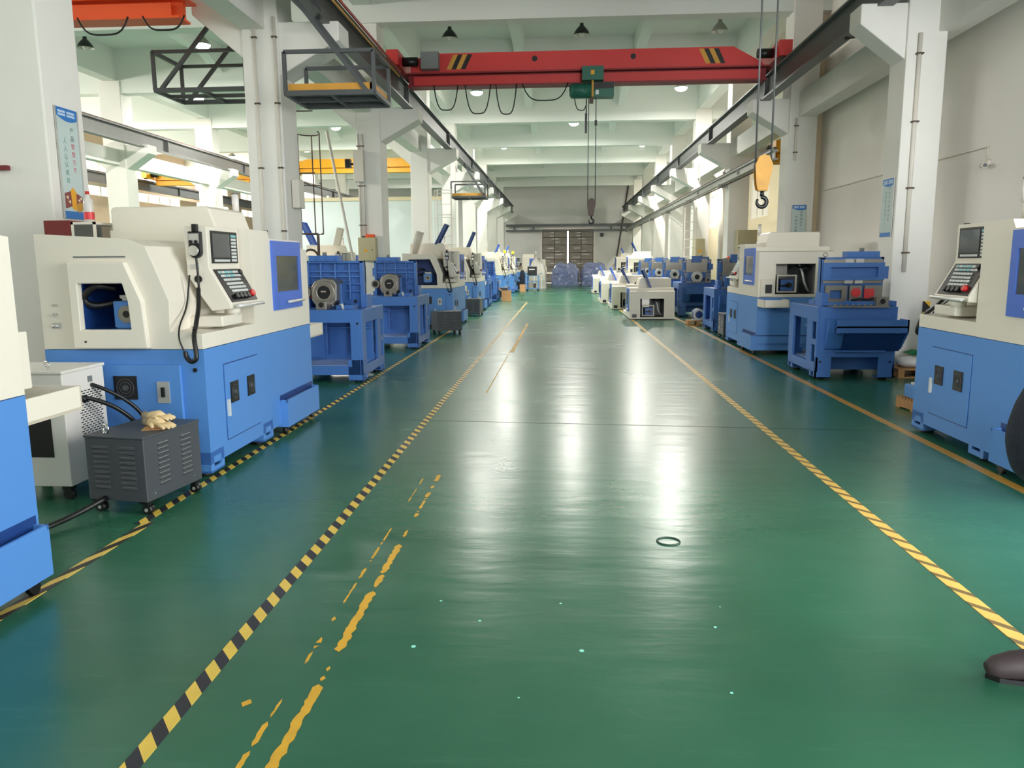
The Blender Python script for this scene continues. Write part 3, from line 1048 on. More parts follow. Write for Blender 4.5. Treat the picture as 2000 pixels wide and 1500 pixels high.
def lathe_upper(root, dz=0.0, open_end=False, pendant=True):
    T = Matrix.Translation((0, 0, dz))

    def M(m=None):
        return MB(m, T)
    # headstock half with slanted front
    hs = M(WHITE).prism([(-1.18, .95), (0, .95), (0, 1.06), (-.235, 1.075), (-.225, 1.29), (-.37, 1.68), (-.50, 1.73), (-1.18, 1.77)], 'y', 0, .95).build('headstock_housing', root, bevel=.012)
    if open_end:
        win = [(-1.02, 1.03), (-.36, 1.03), (-.37, 1.28), (-.52, 1.62), (-1.02, 1.62)]
    else:
        win = [(-.86, 1.095), (-.49, 1.095), (-.50, 1.30), (-.53, 1.42), (-.86, 1.42)]
    c = M(NAVY).prism(win, 'y', -.3, .62)
    cut(hs, c)
    if not open_end:
        np_ = M(WHITE).prism([(-.92, .96), (-.38, .96), (-.40, 1.29), (-.51, 1.57), (-.92, 1.57)], 'y', -.055, 0).build('end_panel', root, bevel=.008)
        cut(np_, M(WHITE).prism(win, 'y', -.3, .2))
        M(MGREY).box(-.90, -.52, -.004, .004, 1.60, 1.612).build('seam_slot', np_)
        M(BLACK).cyl((-.83, -.06, 1.01), (-.83, -.05, 1.01), .008, n=8).build('screw', np_)
    else:
        M(WHITE).prism([(-.33, 1.0), (-.335, 1.29), (-.47, 1.62), (-.44, 1.64), (-.30, 1.30), (-.295, 1.0)], 'y', -.02, 0).build('opening_trim', hs)
        dk = M(BLACK)
        dk.prism([(-.215, 1.10), (-.205, 1.28), (-.345, 1.64), (-.36, 1.62), (-.235, 1.28), (-.25, 1.10)], 'y', .03, .9)
        dk.build('door_gap', hs)
    # plug plate and sockets on the end face
    s = M(SILVER)
    s.box(-1.10, -1.04, -.006, 0, 1.10, 1.14).box(-1.09, -1.05, -.006, 0, 1.26, 1.275)
    s.cyl((-1.07, -.02, 1.2), (-1.07, 0, 1.2), .013, n=10).cyl((-1.09, -.02, 1.12), (-1.05, -.01, 1.12), .012, n=8)
    s.build('sockets', hs)
    # spindle block, ring and hose inside
    sb = M(BLUE).prism([(-.70, 1.10), (-.66, 1.085), (-.54, 1.085), (-.50, 1.11), (-.50, 1.29), (-.70, 1.29)], 'y', .10, .5).build('spindle_block', root, bevel=.008)
    q = M(STEEL)
    q.ring((-.60, .10, 1.195), (0, -1, 0), .026, .062, .012)
    q.build('flange_ring', sb)
    M(BLACK).cyl((-.60, .099, 1.195), (-.60, .092, 1.195), .027).build('spindle_bore', sb)
    M(SILVER).box(-.68, -.52, .16, .4, 1.29, 1.33).build('top_plate', sb)
    M(BLACK).tube(spline([(-.66, .10, 1.38), (-.76, .02, 1.40), (-.85, .02, 1.34), (-.86, .03, 1.29), (-.80, .06, 1.26), (-.70, .14, 1.28), (-.62, .3, 1.33)], 6), .024, 10).build('coolant_hose', root)
    # main half with chip door
    mh = M(WHITE).prism([(.95, .95), (L, .95), (L, 1.68), (2.14, 1.70), (2.13, 1.765), (1.37, 1.765), (1.33, 1.83), (.95, 1.83)], 'x', -1.18, 0).build('main_housing', root, bevel=.012)
    cut(mh, M(MGREY).box(-.6, .1, 1.46, 2.05, 1.30, 1.62))
    cut(mh, M(MGREY).box(-.90, -.27, L - .85, L + .1, 1.0, 1.49))
    dr = M(LIDB).plate('x', 0, .022, 1.38, 2.10, 1.14, 1.75, [(1.46, 2.04, 1.30, 1.62)]).build('chip_door', root)
    M(GLASS).box(.006, .012, 1.45, 2.05, 1.29, 1.63).build('door_pane', dr)
    hb = M(BARM)
    hb.tube([(.05, 1.66, 1.205), (.05, 2.06, 1.205)], .013, 10)
    hb.box(.02, .05, 1.69, 1.71, 1.197, 1.213).box(.02, .05, 2.01, 2.03, 1.197, 1.213)
    hb.build('door_handle', dr)
    tf = M(STEEL)
    tf.box(-.55, -.35, 1.75, 2.0, 1.25, 1.55).cyl((-.45, 1.55, 1.42), (-.45, 1.78, 1.42), .07)
    tf.build('tool_turret', root)
    # far end opening: trim, guard box, chuck and silver hose
    M(WHITE).plate('y', L, L + .012, -.925, -.245, .975, 1.515, [(-.90, -.27, 1.0, 1.49)]).build('end_window_trim', mh)
    gb = M(WHITE).plate('y', L - .2, L - .16, -.66, -.34, 1.02, 1.31, [(-.635, -.365, 1.04, 1.285)]).build('chuck_guard', root)
    M(DBLUE).box(-.62, -.42, L - .5, L - .22, 1.05, 1.23).build('sub_spindle', gb)
    k = M(BLACK)
    k.cyl((-.55, L - .23, 1.14), (-.55, L - .17, 1.14), .045).tube([(-.55, L - .18, 1.14), (-.42, L - .18, 1.13), (-.37, L - .2, 1.16)], .014)
    k.build('chuck', gb)
    M(SILVER).tube(spline([(-.70, L - .2, 1.47), (-.73, L - .12, 1.35), (-.76, L - .1, 1.2), (-.82, L - .12, 1.08), (-.88, L - .2, 1.04)], 6), .02, 10).build('air_hose', root)
    M(BLACK).tube(spline([(-.66, L - .25, 1.46), (-.76, L - .1, 1.41), (-.84, L - .12, 1.43), (-.80, L - .2, 1.48)], 6), .022, 8).build('cable_loop', root)
    # rear hood
    M(WHITE).prism([(-1.17, 1.70), (-.28, 1.70), (-.28, 1.85), (-.33, 2.00), (-.36, 2.02), (-1.15, 2.02), (-1.17, 2.0)], 'y', .96, 1.66).build('rear_hood', root, bevel=.015)
    return hs, mh


def make_pendant(root):
    pd = MB(WHITE).prism([(-.27, 1.83), (-.09, 1.83), (-.09, 1.525), (.06, 1.25), (.06, 1.215), (-.09, 1.20), (-.16, 1.30), (-.26, 1.47)], 'y', .37, .93).build('control_pendant', root, bevel=.006)
    sc = MB(BLACK)
    sc.box(-.09, -.084, .42, .89, 1.555, 1.80)
    sc.build('screen_frame', pd)
    s2 = MB(SCREEN)
    s2.box(-.085, -.081, .44, .74, 1.60, 1.78)
    s2.build('screen', pd)
    kk = MB(KEYS)
    for i in range(8):
        kk.box(-.085, -.08, .77, .86, 1.57 + i * .027, 1.588 + i * .027, KEYT if i == 7 else KEYS)
    kk.box(-.085, -.08, .46, .73, 1.568, 1.585)
    kk.build('soft_keys', pd)
    # slanted keyboard
    a, c = Vector((-.09, 0, 1.525)), Vector((.06, 0, 1.25))
    d = (c - a)
    n = Vector((-d.z, 0, d.x)).normalized()
    if n.x < 0:
        n = -n

    def sl(t, y, h=0):
        p = a + d * t + n * h
        return (p.x, y, p.z)

    def slab(m, t0, t1, y0, y1, h0, h1, mm=None):
        vs = [sl(t, y, h) for t in (t0, t1) for y in (y0, y1) for h in (h0, h1)]
        m.add(vs, [(0, 1, 3, 2), (4, 6, 7, 5), (0, 4, 5, 1), (2, 3, 7, 6), (0, 2, 6, 4), (1, 5, 7, 3)], mm)
    kb = MB(BLACK)
    slab(kb, .06, .96, .41, .90, 0, .006)
    kb = kb.build('keyboard_panel', pd)
    ky = MB(KEYS)
    rnd = random.Random(3)
    for i, t in enumerate((.12, .22, .33, .44, .54, .64)):
        y = .46 + .01 * i
        while y < .78:
            w = rnd.choice((.02, .03, .045))
            slab(ky, t, t + .06, y, y + w, .005, .011, KEYT if (i < 2 and rnd.random() < .4) else KEYS)
            y += w + .008
    ky.build('keys', kb)
    kn = MB(BLACK)
    for y in (.52, .59, .66, .73):
        kn.cyl(sl(.82, y, .004), sl(.82, y, .03), .022, n=12)
    kn.cyl(sl(.17, .83, .004), sl(.17, .83, .03), .02, n=12)
    kn.build('knobs', kb)
    MB(REDP).cyl(sl(.78, .83, .004), sl(.78, .83, .035), .026, n=14).build('stop_button', kb)
    g = MB(BARM)
    g.tube([(.10, .40, 1.235), (.10, .91, 1.235)], .014, 10)
    g.box(.05, .10, .44, .46, 1.228, 1.242).box(.05, .10, .85, .87, 1.228, 1.242)
    g.build('grip_bar', pd)
    sa = MB(WHITE).box(-.33, .02, .30, .66, 1.085, 1.165).build('swing_arm', root, bevel=.01)
    q = MB(WHITE)
    q.cyl((-.03, .6, 1.16), (-.03, .6, 1.22), .06, n=20)
    q.cyl((-.24, .46, 1.055), (-.24, .46, 1.09), .10, n=24)
    q.build('pivot', sa)
    # hand wheel unit hanging on the near side of the pendant
    hw = MB(BLACK)
    hw.box(-.215, -.125, .325, .37, 1.635, 1.79)
    hw.cyl((-.17, .325, 1.64), (-.17, .37, 1.64), .045, n=20)
    hw.box(-.19, -.15, .335, .37, 1.79, 1.845)
    hw = hw.build('handwheel_unit', root, bevel=.004)
    MB(SILVER).box(-.208, -.132, .319, .325, 1.705, 1.775).build('face_plate', hw)
    MB(CHROME).cyl((-.17, .322, 1.65), (-.17, .30, 1.65), .038, n=24).build('dial', hw)
    b2 = MB(BLACK)
    for x in (-.19, -.15):
        b2.cyl((x, .319, 1.715), (x, .305, 1.715), .012, n=10)
    b2.build('selector_knobs', hw)
    cb = MB(BLACK)
    cb.tube(spline([(-.17, .34, 1.61), (-.16, .33, 1.5), (-.155, .32, 1.38), (-.12, .24, 1.26), (-.09, .12, 1.15), (-.06, .0, 1.09)], 6), .009, 8)
    cb.tube(spline([(-.155, .31, 1.37), (-.12, .22, 1.24), (-.08, .08, 1.12), (-.045, -.035, 1.04), (-.02, -.07, .93), (-.025, -.075, .885), (-.06, -.075, .872), (-.09, -.07, .90), (-.10, -.07, .94)], 8), .017, 8)
    cb.tube(spline([(-.10, -.07, .93), (-.13, -.08, 1.03), (-.16, .0, 1.12), (-.2, .2, 1.25), (-.21, .3, 1.47)], 6), .006, 6)
    cb.build('coiled_cable', hw)
    MB(BLACK).cyl((-.175, .37, 1.44), (-.175, .355, 1.44), .028, n=16).build('cable_gland', pd)
    MB(SILVER).box(-.215, -.16, .335, .37, 1.52, 1.55).build('hook_bracket', pd)


def make_tower(root):
    t = MB(PIPE)
    t.cyl((-.2, 1.15, 1.82), (-.2, 1.15, 1.90), .035, n=14)
    t.cyl((-.2, 1.15, 1.90), (-.2, 1.15, 2.06), .018, n=10)
    tw = t.build('signal_tower', root)
    MB(mat('signal_lens', (236, 230, 226), .25)).cyl((-.2, 1.15, 2.06), (-.2, 1.15, 2.24), .03, n=14).build('lamp_lens', tw)
    MB(MGREY).cyl((-.2, 1.15, 2.24), (-.2, 1.15, 2.255), .031, n=14).build('lens_cap', tw)


def fan(m_name, parent, c, axis, s=.065):
    m = MB(BLACK)
    x, y, z = c
    if axis == 'x':
        m.box(x, x + .008, y - s, y + s, z - s * 1.15, z + s * 1.15)
        f = m.build(m_name, parent)
        g = MB(DGREY)
        for r in (.25, .5, .75):
            g.torus((x + .009, y, z), (1, 0, 0), s * r, .0025, 20, 5)
        g.cyl((x + .004, y, z), (x + .011, y, z), s * .2, n=12)
    else:
        m.box(x - s, x + s, y - .008, y, z - s, z + s)
        f = m.build(m_name, parent)
        g = MB(DGREY)
        for r in (.25, .5, .75):
            g.torus((x, y - .009, z), (0, 1, 0), s * r, .0025, 20, 5)
        g.cyl((x, y - .011, z), (x, y - .004, z), s * .2, n=12)
    g.build('fan_guard', f)


def lathe_lower(root):
    cb = MB(BLUE).box(-1.18, 0, 0, L, .19, .946).box(-1.12, -.0, .0, 1.42, .10, .19).box(-1.16, -.04, .02, L - .02, .94, .952, BLACK)
    cb = cb.build('base_cabinet', root)
    lg = MB(BLUE)
    for (x, y) in ((-.2, 0), (-1.16, 0), (-.2, 1.0), (-1.16, 1.9)):
        lg.plate('x', x + .18, x + .2, y, y + .22, .035, .19, [(y + .05, y + .17, .075, .15)])
        lg.box(x, x + .185, y, y + .02, .035, .19)
        lg.box(x, x + .185, y + .20, y + .22, .035, .19)
        lg.box(x, x + .2, y, y + .22, .035, .05)
    lg.build('support_feet', root)
    pads = MB(BLACK)
    for (x, y) in ((-.1, .1), (-1.06, .1), (-.1, 1.1), (-1.06, 2.0)):
        pads.cyl((x, y, 0), (x, y, .02), .055, n=16).cyl((x, y, .02), (x, y, .04), .018, n=8)
    pads.build('levelling_pads', root)
    # aisle-side service door
    gd = MB(NAVY).plate('x', 0, .0015, .295, .955, .215, .805, [(.302, .948, .222, .798)]).build('door_gap', cb)
    ad = MB(BLUE).box(0, .006, .304, .946, .224, .796).build('service_door', root)
    fan('fan_grille', ad, (.006, .455, .57), 'x', .07)
    fan('fan_grille', ad, (.006, .775, .57), 'x', .07)
    MB(KEYS).box(.006, .022, .315, .345, .40, .53).build('door_handle', ad)
    # end-side electric cover
    ec = MB(BLUE).box(-1.10, -.17, -.028, 0, .12, .84).build('end_cover', root, bevel=.004)
    fan('fan_grille', ec, (-.58, -.028, .675), 'y', .085)
    fan('fan_grille', ec, (-.83, -.028, .675), 'y', .085)
    sp = MB(SILVER).box(-.345, -.255, -.036, -.028, .565, .72).build('switch_plate', ec)
    MB(BLACK).box(-.312, -.288, -.05, -.036, .61, .68).build('breaker_switch', sp)
    MB(BLACK).cyl((-.07, -.008, .80), (-.07, 0, .80), .016, n=12).build('cable_hole', cb)
    # coolant tank drawer on casters
    tk = MB(BLUE)
    tk.box(-.95, .07, 1.42, L - .03, .075, .30)
    tk.box(.055, .07, 1.42, L - .03, .30, .325).box(-.0, .07, 1.42, 1.435, .30, .325).box(-.0, .07, L - .045, L - .03, .30, .325)
    tk = tk.build('coolant_tank', root)
    MB(NAVY).box(0, .003, 1.42, L - .02, .30, .365).build('tank_slot', cb)  # flat dark strip painting the shade in the slot above the tank
    MB(NAVY).box(.002, .055, 1.435, L - .045, .30, .303).build('tank_gap', tk)  # thin dark sheet painting the shade behind the tank lip
    for (x, y) in ((.01, 1.5), (.01, L - .1), (-.88, 1.5), (-.88, L - .1)):
        cs = MB(BLACK)
        cs.box(x - .035, x + .035, y - .03, y + .03, .055, .078)
        cs.cyl((x - .016, y, .034), (x + .016, y, .034), .034, n=14)
        cs.build('caster', tk)
    # far end parts tray and terminal box
    tr = MB(WHITE)
    tr.box(-.40, 0, L + .0, L + .42, .80, .815).box(-.012, 0, L, L + .42, .80, .925).box(-.40, -.388, L, L + .42, .80, .925).box(-.40, 0, L + .408, L + .42, .80, .925)
    tr.build('parts_tray', root)
    tb = MB(WHITE).box(-.21, -.03, L, L + .10, .965, 1.24).build('terminal_box', root, bevel=.006)
    MB(BLACK).box(-.19, -.09, L + .10, L + .13, 1.02, 1.16).build('tool_holder', tb)
    g2 = MB(NAVY)
    g2.box(-1.0, -.005, L, L + .004, .312, .33)
    g2.box(-.75, -.3, L, L + .05, .74, .76, BLUE)
    g2.build('rear_ledge', cb)


def make_lathe(open_end, pendant=True):
    r = thing('cnc_lathe', 'x', 'lathe')
    lathe_upper(r, 0, open_end)
    lathe_lower(r)
    if pendant:
        make_pendant(r)
    make_tower(r)
    return r


def add_lid(root, x, y, z, w, h, tilt, m=LIDB, name='raised_lid'):
    """flat cover hinged open; tilt about the y axis (degrees from vertical)"""
    q = MB(m, Matrix.Translation((x, y, z)) @ Matrix.Rotation(math.radians(tilt), 4, 'Y'))
    q.box(-.012, .012, 0, w, 0, h)
    q.box(.012, .045, 0, .02, 0, h).box(.012, .045, w - .02, w, 0, h).box(.012, .045, 0, w, h - .02, h)
    return q.build(name, root, bevel=.006)


A = make_lathe(False)
B_ = make_lathe(True)
used_l = []
XL = -2.55
GL = 'white and blue lathes'
lm0 = place(A, (XL + .03, 1.06, 0), 0, 'white and blue lathe cut off at the left picture edge, nearest the camera', used_l)
lm1 = place(A, (XL, 5.30, 0), 0, 'large white lathe with hanging handwheel behind the near dark grey transformer box', used_l)
lm3 = place(B_, (XL, 18.0, 0), 0, 'open-ended lathe with raised blue lid just beyond the two left blue beds', used_l)
lm4 = place(B_, (XL, 23.4, 0), 0, 'second open-ended lathe with raised blue lid along the left row', used_l)
lm5 = place(A, (XL, 35.6, 0), 0, 'far white lathe with small dark end window, nearer of two with yellow beacons', used_l)
lm6 = place(A, (XL + .15, 39.3, 0), 0, 'far white lathe with yellow beacon next to the stacked cardboard box, left row', used_l)
lm7 = place(A, (-3.35, 47.6, 0), -PI / 2, 'far lathe with its blue door facing the camera, behind the blue tool cart', used_l)
lb = place(A, (-5.35, 18.6, 0), 0, 'white machine standing in the left bay behind the blue beds, lilac lid open', used_l)
lr0 = place(A, (3.22, 7.15, 0), PI, 'white and blue lathe cut off at the right picture edge', used_l)
lr2 = place(A, (3.2, 12.86 + L, 0), PI, 'white and blue lathe with open end window, right row behind the near blue bed', used_l)
lr8 = place(A, (3.25, 38.2 + L, 0), PI, 'far white machine on the right behind the white covers, nearer of two', used_l)
lr9 = place(A, (3.25, 46.5 + L, 0), PI, 'farthest white machine on the right near the end wall', used_l)
for r_, (dx, dy) in ((lm1, (-.25, .62)), (lm0, (-.25, .62)), (lr0, (-.30, -.58)), (lr2, (-.22, -.55)), (lr8, (-.22, -.55)), (lr9, (-.22, -.55)), (lm3, (-.25, .62)), (lm4, (-.25, .62)), (lm5, (-.25, .62)), (lm6, (-.25, .62)), (lm7, (-.25, .62)), (lb, (-.25, .62))):
    for ch_ in r_.children:
        if ch_.name.startswith('signal_tower'):
            ch_.location = (dx, dy, -.06)
add_lid(lm3, -.55, .95, 2.0, .5, .55, 28, NAVY)
add_lid(lm3, -1.0, .1, 1.76, .75, .55, 18, WHITE, 'raised_hood_cover')
add_lid(lm4, -.45, 1.0, 2.0, .5, .55, 24, NAVY)
add_lid(lm5, -.6, .9, 2.0, .5, .42, 25)
add_lid(lm5, -1.05, .1, 1.76, .6, .5, 14, WHITE, 'raised_hood_cover')
add_lid(lm6, -.55, .9, 2.0, .5, .42, 25)
add_lid(lb, -.8, .2, 2.0, .45, .6, -25)
add_lid(lb, -.35, .6, 2.0, .5, .45, 15, WHITE, 'raised_hood_cover')
add_lid(lr8, -.55, .4, 1.98, .6, .55, 25, NAVY)
add_lid(lr9, -.55, .9, 1.98, .5, .42, 25)
for r_ in (lm5, lm6):
    y = MB(YELB)
    y.ellip((-.12, .9, 2.03), .075, .075, .075)
    y.cyl((-.12, .9, 1.76), (-.12, .9, 1.97), .02, n=8, m=BLACK)
    y.build('yellow_beacon', r_)

# white upper covers standing on the floor, not yet mounted
cov_labels = ['nearest white sheet metal cover on the floor right of the aisle, blue lid standing up', 'second white cover on the floor, behind the nearest one',
              'third white cover on the floor right of the aisle', 'farthest white cover standing on the floor right of the aisle']
covers = []
cv = thing('machine_cover', 'x', 'machine cover')
lathe_upper(cv, -.93)
used_c = []
for i, (x, y) in enumerate(((1.82, 20.7), (1.62, 25.0), (1.46, 28.6), (1.52, 37.6))):
    c = place(cv, (x, y + L, 0), PI, cov_labels[i], used_c)
    c['group'] = 'white machine covers standing on the floor'
    covers.append(c)
for i, c in enumerate(covers):
    add_lid(c, -.62, 1.5, .76, .55, .62, (22, 26, 24, 26)[i], NAVY if i < 2 else LIDB)
    kk = MB(BLACK).box(-.18, -.06, L, L + .01, .06, .15).build('cable_outlet', c)


# ------------------------------------------------------------------ machine beds (blue castings)
def make_bed(kind):
    o = thing('machine_bed', 'x', 'machine bed')
    f = MB(DBLUE)
    W_, D_ = 1.0, 1.22
    f.plate('x', -.035, 0, 0, D_, .10, .95, [(.20, .84, .22, .775), (1.03, 1.18, .53, .755), (1.03, 1.16, .23, .455)])
    f.plate('x', -W_, -W_ + .035, 0, D_, .10, .95, [(.25, .9, .3, .8)])
    f.plate('y', 0, .035, -W_ + .035, -.035, .10, .95, [(-.86, -.155, .215, .785)])
    f.plate('y', D_ - .035, D_, -W_ + .035, -.035, .30, .95, [(-.75, -.25, .40, .62)])
    f.box(-W_ + .035, -.035, .035, D_ - .035, .925, .945)
    f.box(-W_ + .035, -.035, .70, .73, .10, .925)
    for x in (-.66, -.30):
        f.box(x - .015, x + .015, .60, .70, .30, .925)
    f.box(-W_ + .035, -.035, .62, .70, .66, .685)
    f.plate('z', .205, .22, -W_ + .03, -.03, .03, .69)
    f.box(-W_ + .035, -.035, D_ - .35, D_ - .3, .1, .3)
    fr = f.build('bed_frame', o, bevel=.004)
    MB(CONVEY).box(-.93, -.07, .04, .68, .220, .224).build('oil_tray', fr)
    ft = MB(DBLUE)
    for (x, y) in ((-.20, 0), (-W_, 0), (-.20, D_ - .22), (-W_, D_ - .22)):
        xo = x + .2 if x > -.5 else x
        ft.plate('x', *((x + .18, x + .2) if x > -.5 else (x, x + .02)), y, y + .22, .03, .12, [(y + .05, y + .16, .045, .12)])
        ft.box(x, x + .2, y + (0 if y < .5 else .2), y + (.02 if y < .5 else .22), .03, .3)
        ft.box(x, x + .2, y, y + .22, .03, .04)
    ft.build('bed_feet', o)
    pads = MB(BLACK)
    for (x, y) in ((-.1, .11), (-.9, .11), (-.1, D_ - .11), (-.9, D_ - .11)):
        pads.cyl((x, y, 0), (x, y, .018), .05, n=14).cyl((x, y, .018), (x, y, .032), .018, n=8)
    pads.build('levelling_pads', o)
    hl = MB(BLACK)
    for x in (-.06, -.94):
        hl.cyl((x, -.004, .775), (x, 0, .775), .015, n=10).cyl((x, D_, .24), (x, D_ + .004, .24), .015, n=10)
    hl.build('lifting_holes', fr)
    # chip chute on the far end
    c = MB(DBLUE)
    c.box(-1.05, -.17, D_ - .05, D_ + .24, .70, .72)
    c.box(-1.05, -.17, D_ + .22, D_ + .24, .635, .80)
    for (x0, x1) in ((-1.05, -1.03), (-.30, -.10)):
        c.prism([(D_, .80), (D_ + (.24 if x0 < -.5 else .16), .80), (D_ + (.24 if x0 < -.5 else .14), .64), (D_ + .05, .42), (D_, .40)], 'x', x0, x1)
    c.add([(-1.03, D_ + .2, .63), (-.30, D_ + .2, .63), (-.30, D_ + .03, .385), (-1.03, D_ + .03, .385)], [(0, 1, 2, 3)], NAVY)
    c.box(-.86, -.22, D_, D_ + .05, .375, .395)
    c.build('chip_chute', o)
    dk = MB(STEEL)
    dk.box(-.88, -.18, .99, D_ + .05, .945, .965)
    rnd = random.Random(5)
    for i in range(9):
        x = -.82 + i * .075
        dk.cyl((x, D_ - .02, .965), (x, D_ - .02, .985), .014, n=8)
    dk.build('guide_plate', o)
    # upright column plate with ribs facing the near end
    p = MB(DBLUE)
    p.box(-.94, -.14, .80, .84, .945, 1.58)
    p.box(-.94, -.90, .70, .84, .945, 1.58).box(-.19, -.14, .70, .84, .945, 1.58).box(-.94, -.14, .70, .84, 1.55, 1.58)
    for z in (1.44, 1.37, 1.27, 1.17):
        p.box(-.90, -.19, .73, .80, z - .012, z + .012)
    for x in (-.74, -.54, -.34):
        p.box(x - .012, x + .012, .72, .80, 1.05, 1.55)
    p.box(-.20, -.11, .74, 1.0, .945, 1.12)
    up = p.build('column_plate', o, bevel=.004)
    t = MB(DBLUE)
    t.box(-.88, -.46, .66, .84, 1.58, 1.655)
    for x in (-.78, -.64, -.52):
        t.box(x - .01, x + .01, .65, .66, 1.585, 1.65)
    tb = t.build('top_bracket', up)
    MB(MGREY).cyl((-.68, .74, 1.655), (-.68, .74, 1.70), .03, n=12).build('grease_cap', tb)
    MB(BLACK).cyl((-.26, .695, 1.03), (-.26, .70, 1.03), .024, n=12).build('port_hole', up)
    # rails and pads on the far side of the column plate
    rl_ = MB(STEEL)
    for z in (1.53, 1.265):
        rl_.box(-.92, -.16, .84, .862, z - .022, z + .022)
        for x in (-.66, -.53):
            rl_.box(x, x + .10, .84, .895, z - .028, z + .028, SILVER)
    rl_.build('linear_rails', up)
    pr = MB(DBLUE)
    pr.plate('y', .84, .90, -.93, -.15, 1.28, 1.51, [(-.85, -.24, 1.32, 1.45)])
    pr.box(-.98, -.93, .72, .90, 1.30, 1.46)
    pr.build('slide_cover', up)
    pdm = MB(STEEL)
    pdm.plate('y', .84, .89, -.47, -.19, 1.00, 1.21, [(-.40, -.25, 1.04, 1.15)])
    pdm.box(-.66, -.50, .84, .89, 1.0, 1.21).box(-.93, -.70, .84, .87, 1.0, 1.21)
    pdm.build('machined_pads', up)
    if kind == 'cover':
        MB(PINKR).cyl((-.58, .89, 1.12), (-.58, .905, 1.12), .06, n=20).build('red_round_cover', up)
        MB(PINKR).box(-.82, -.69, .87, .885, 1.03, 1.17).build('red_square_cover', up)
        e = MB(STEEL)
        for x in (-.86, -.20):
            e.torus((x, .78, 1.615), (0, 1, 0), .026, .007, 18, 6)
        e.build('eye_bolts', up)
    # cross slide carriage at the far end
    cg = MB(DBLUE)
    cg.box(-.92, -.14, .86, 1.08, .965, 1.0).box(-.84, -.40, 1.0, 1.12, .965, 1.02)
    cg.box(-1.0, -.86, .8, 1.16, .95, 1.02)
    if kind != 'saddle':
        cg.box(-.95, -.45, 1.02, 1.2, .97, 1.02)
    cg = cg.build('cross_slide', o)
    st = MB(STEEL)
    st.box(-.86, -.71, 1.06, 1.26, .965, 1.075)
    st.ring((-.785, 1.262, 1.02), (0, 1, 0), .035, .05, .008)
    st = st.build('tool_block', cg)
    MB(BLACK).cyl((-.785, 1.26, 1.02), (-.785, 1.266, 1.02), .035, n=18).build('bore', st)
    cb = MB(BLACK)
    cb.tube(spline([(-.45, 1.1, 1.03), (-.55, 1.14, 1.05), (-.65, 1.12, 1.04), (-.72, 1.16, 1.06)], 5), .014, 6)
    cb.build('cable', cg)
    if kind == 'saddle':
        s = MB(STEEL)
        s.prism([(-.80, 1.22), (-.22, 1.22), (-.22, 1.48), (-.22, 1.60), (-.36, 1.60), (-.36, 1.50), (-.64, 1.50), (-.64, 1.60), (-.80, 1.60)], 'y', .90, 1.0)
        sd = s.build('saddle_plate', o, bevel=.006)
        MB(DBLUE).box(-.62, -.38, .88, .98, 1.50, 1.68).build('motor_bracket', sd)
        h = MB(SILVER)
        h.cyl((-.5, .9, 1.10), (-.5, 1.16, 1.10), .155, n=28)
        h.ring((-.5, 1.16, 1.10), (0, 1, 0), .07, .15, .02)
        hd = h.build('spindle_ring', o)
        MB(BLACK).cyl((-.5, 1.16, 1.10), (-.5, 1.168, 1.10), .07, n=20).build('bore', hd)
        MB(DBLUE).box(-.75, -.25, .85, 1.1, .965, 1.22).build('carriage', o)
    # spindle head facing the near end
    sp = MB(STEEL)
    sp.prism([(-.74, 1.06), (-.70, 1.0), (-.46, 1.0), (-.41, 1.06), (-.40, 1.27), (-.44, 1.33), (-.58, 1.355), (-.70, 1.31), (-.745, 1.24)], 'y', .30, .70)
    sp.ring((-.575, .285, 1.165), (0, 1, 0), .085, .15, .02, 32)
    sh = sp.build('spindle_head', o, bevel=.01)
    MB(BLACK).cyl((-.575, .285, 1.165), (-.575, .31, 1.165), .086, n=24).build('spindle_bore', sh)
    MB(CHROME).box(-.61, -.54, .282, .285, 1.17, 1.19).build('shaft_tip', sh)
    m2 = MB(STEEL)
    m2.cyl((-.84, .34, 1.165), (-.84, .62, 1.165), .075, n=20)
    m2.ring((-.84, .328, 1.165), (0, 1, 0), .05, .075, .012)
    m2.box(-.80, -.72, .4, .5, 1.08, 1.2, MAROON)
    mo = m2.build('side_motor', o)
    MB(BLACK).cyl((-.84, .338, 1.165), (-.84, .342, 1.165), .05, n=16).build('bore', mo)
    lb_ = MB(STEEL)
    lb_.box(-.645, -.505, .15, .4, .945, 1.055)
    lk = lb_.build('bearing_block', o, bevel=.006)
    MB(BLACK).cyl((-.575, .147, 1.01), (-.575, .151, 1.01), .035, n=16).build('bore', lk)
    gs = MB(SILVER)
    for i, x in enumerate((-.48, -.44, -.38, -.34, -.68)):
        gs.cyl((x, .35 + .03 * (i % 2), 1.0), (x, .40 + .03 * (i % 2), 1.0), .016, n=8, m=BLACK if i % 2 else SILVER)
    gs.box(-.40, -.18, .25, .5, .945, 1.0, DBLUE)
    gs.cyl((-.30, .22, .945), (-.31, .20, 1.02), .018, n=8, m=KEYS)
    gs.box(-.36, -.33, .30, .36, 1.0, 1.07, DBLUE)
    gs.box(-.42, -.38, .48, .7, 1.0, 1.28, DBLUE)
    gs.build('slide_fittings', o)
    return o


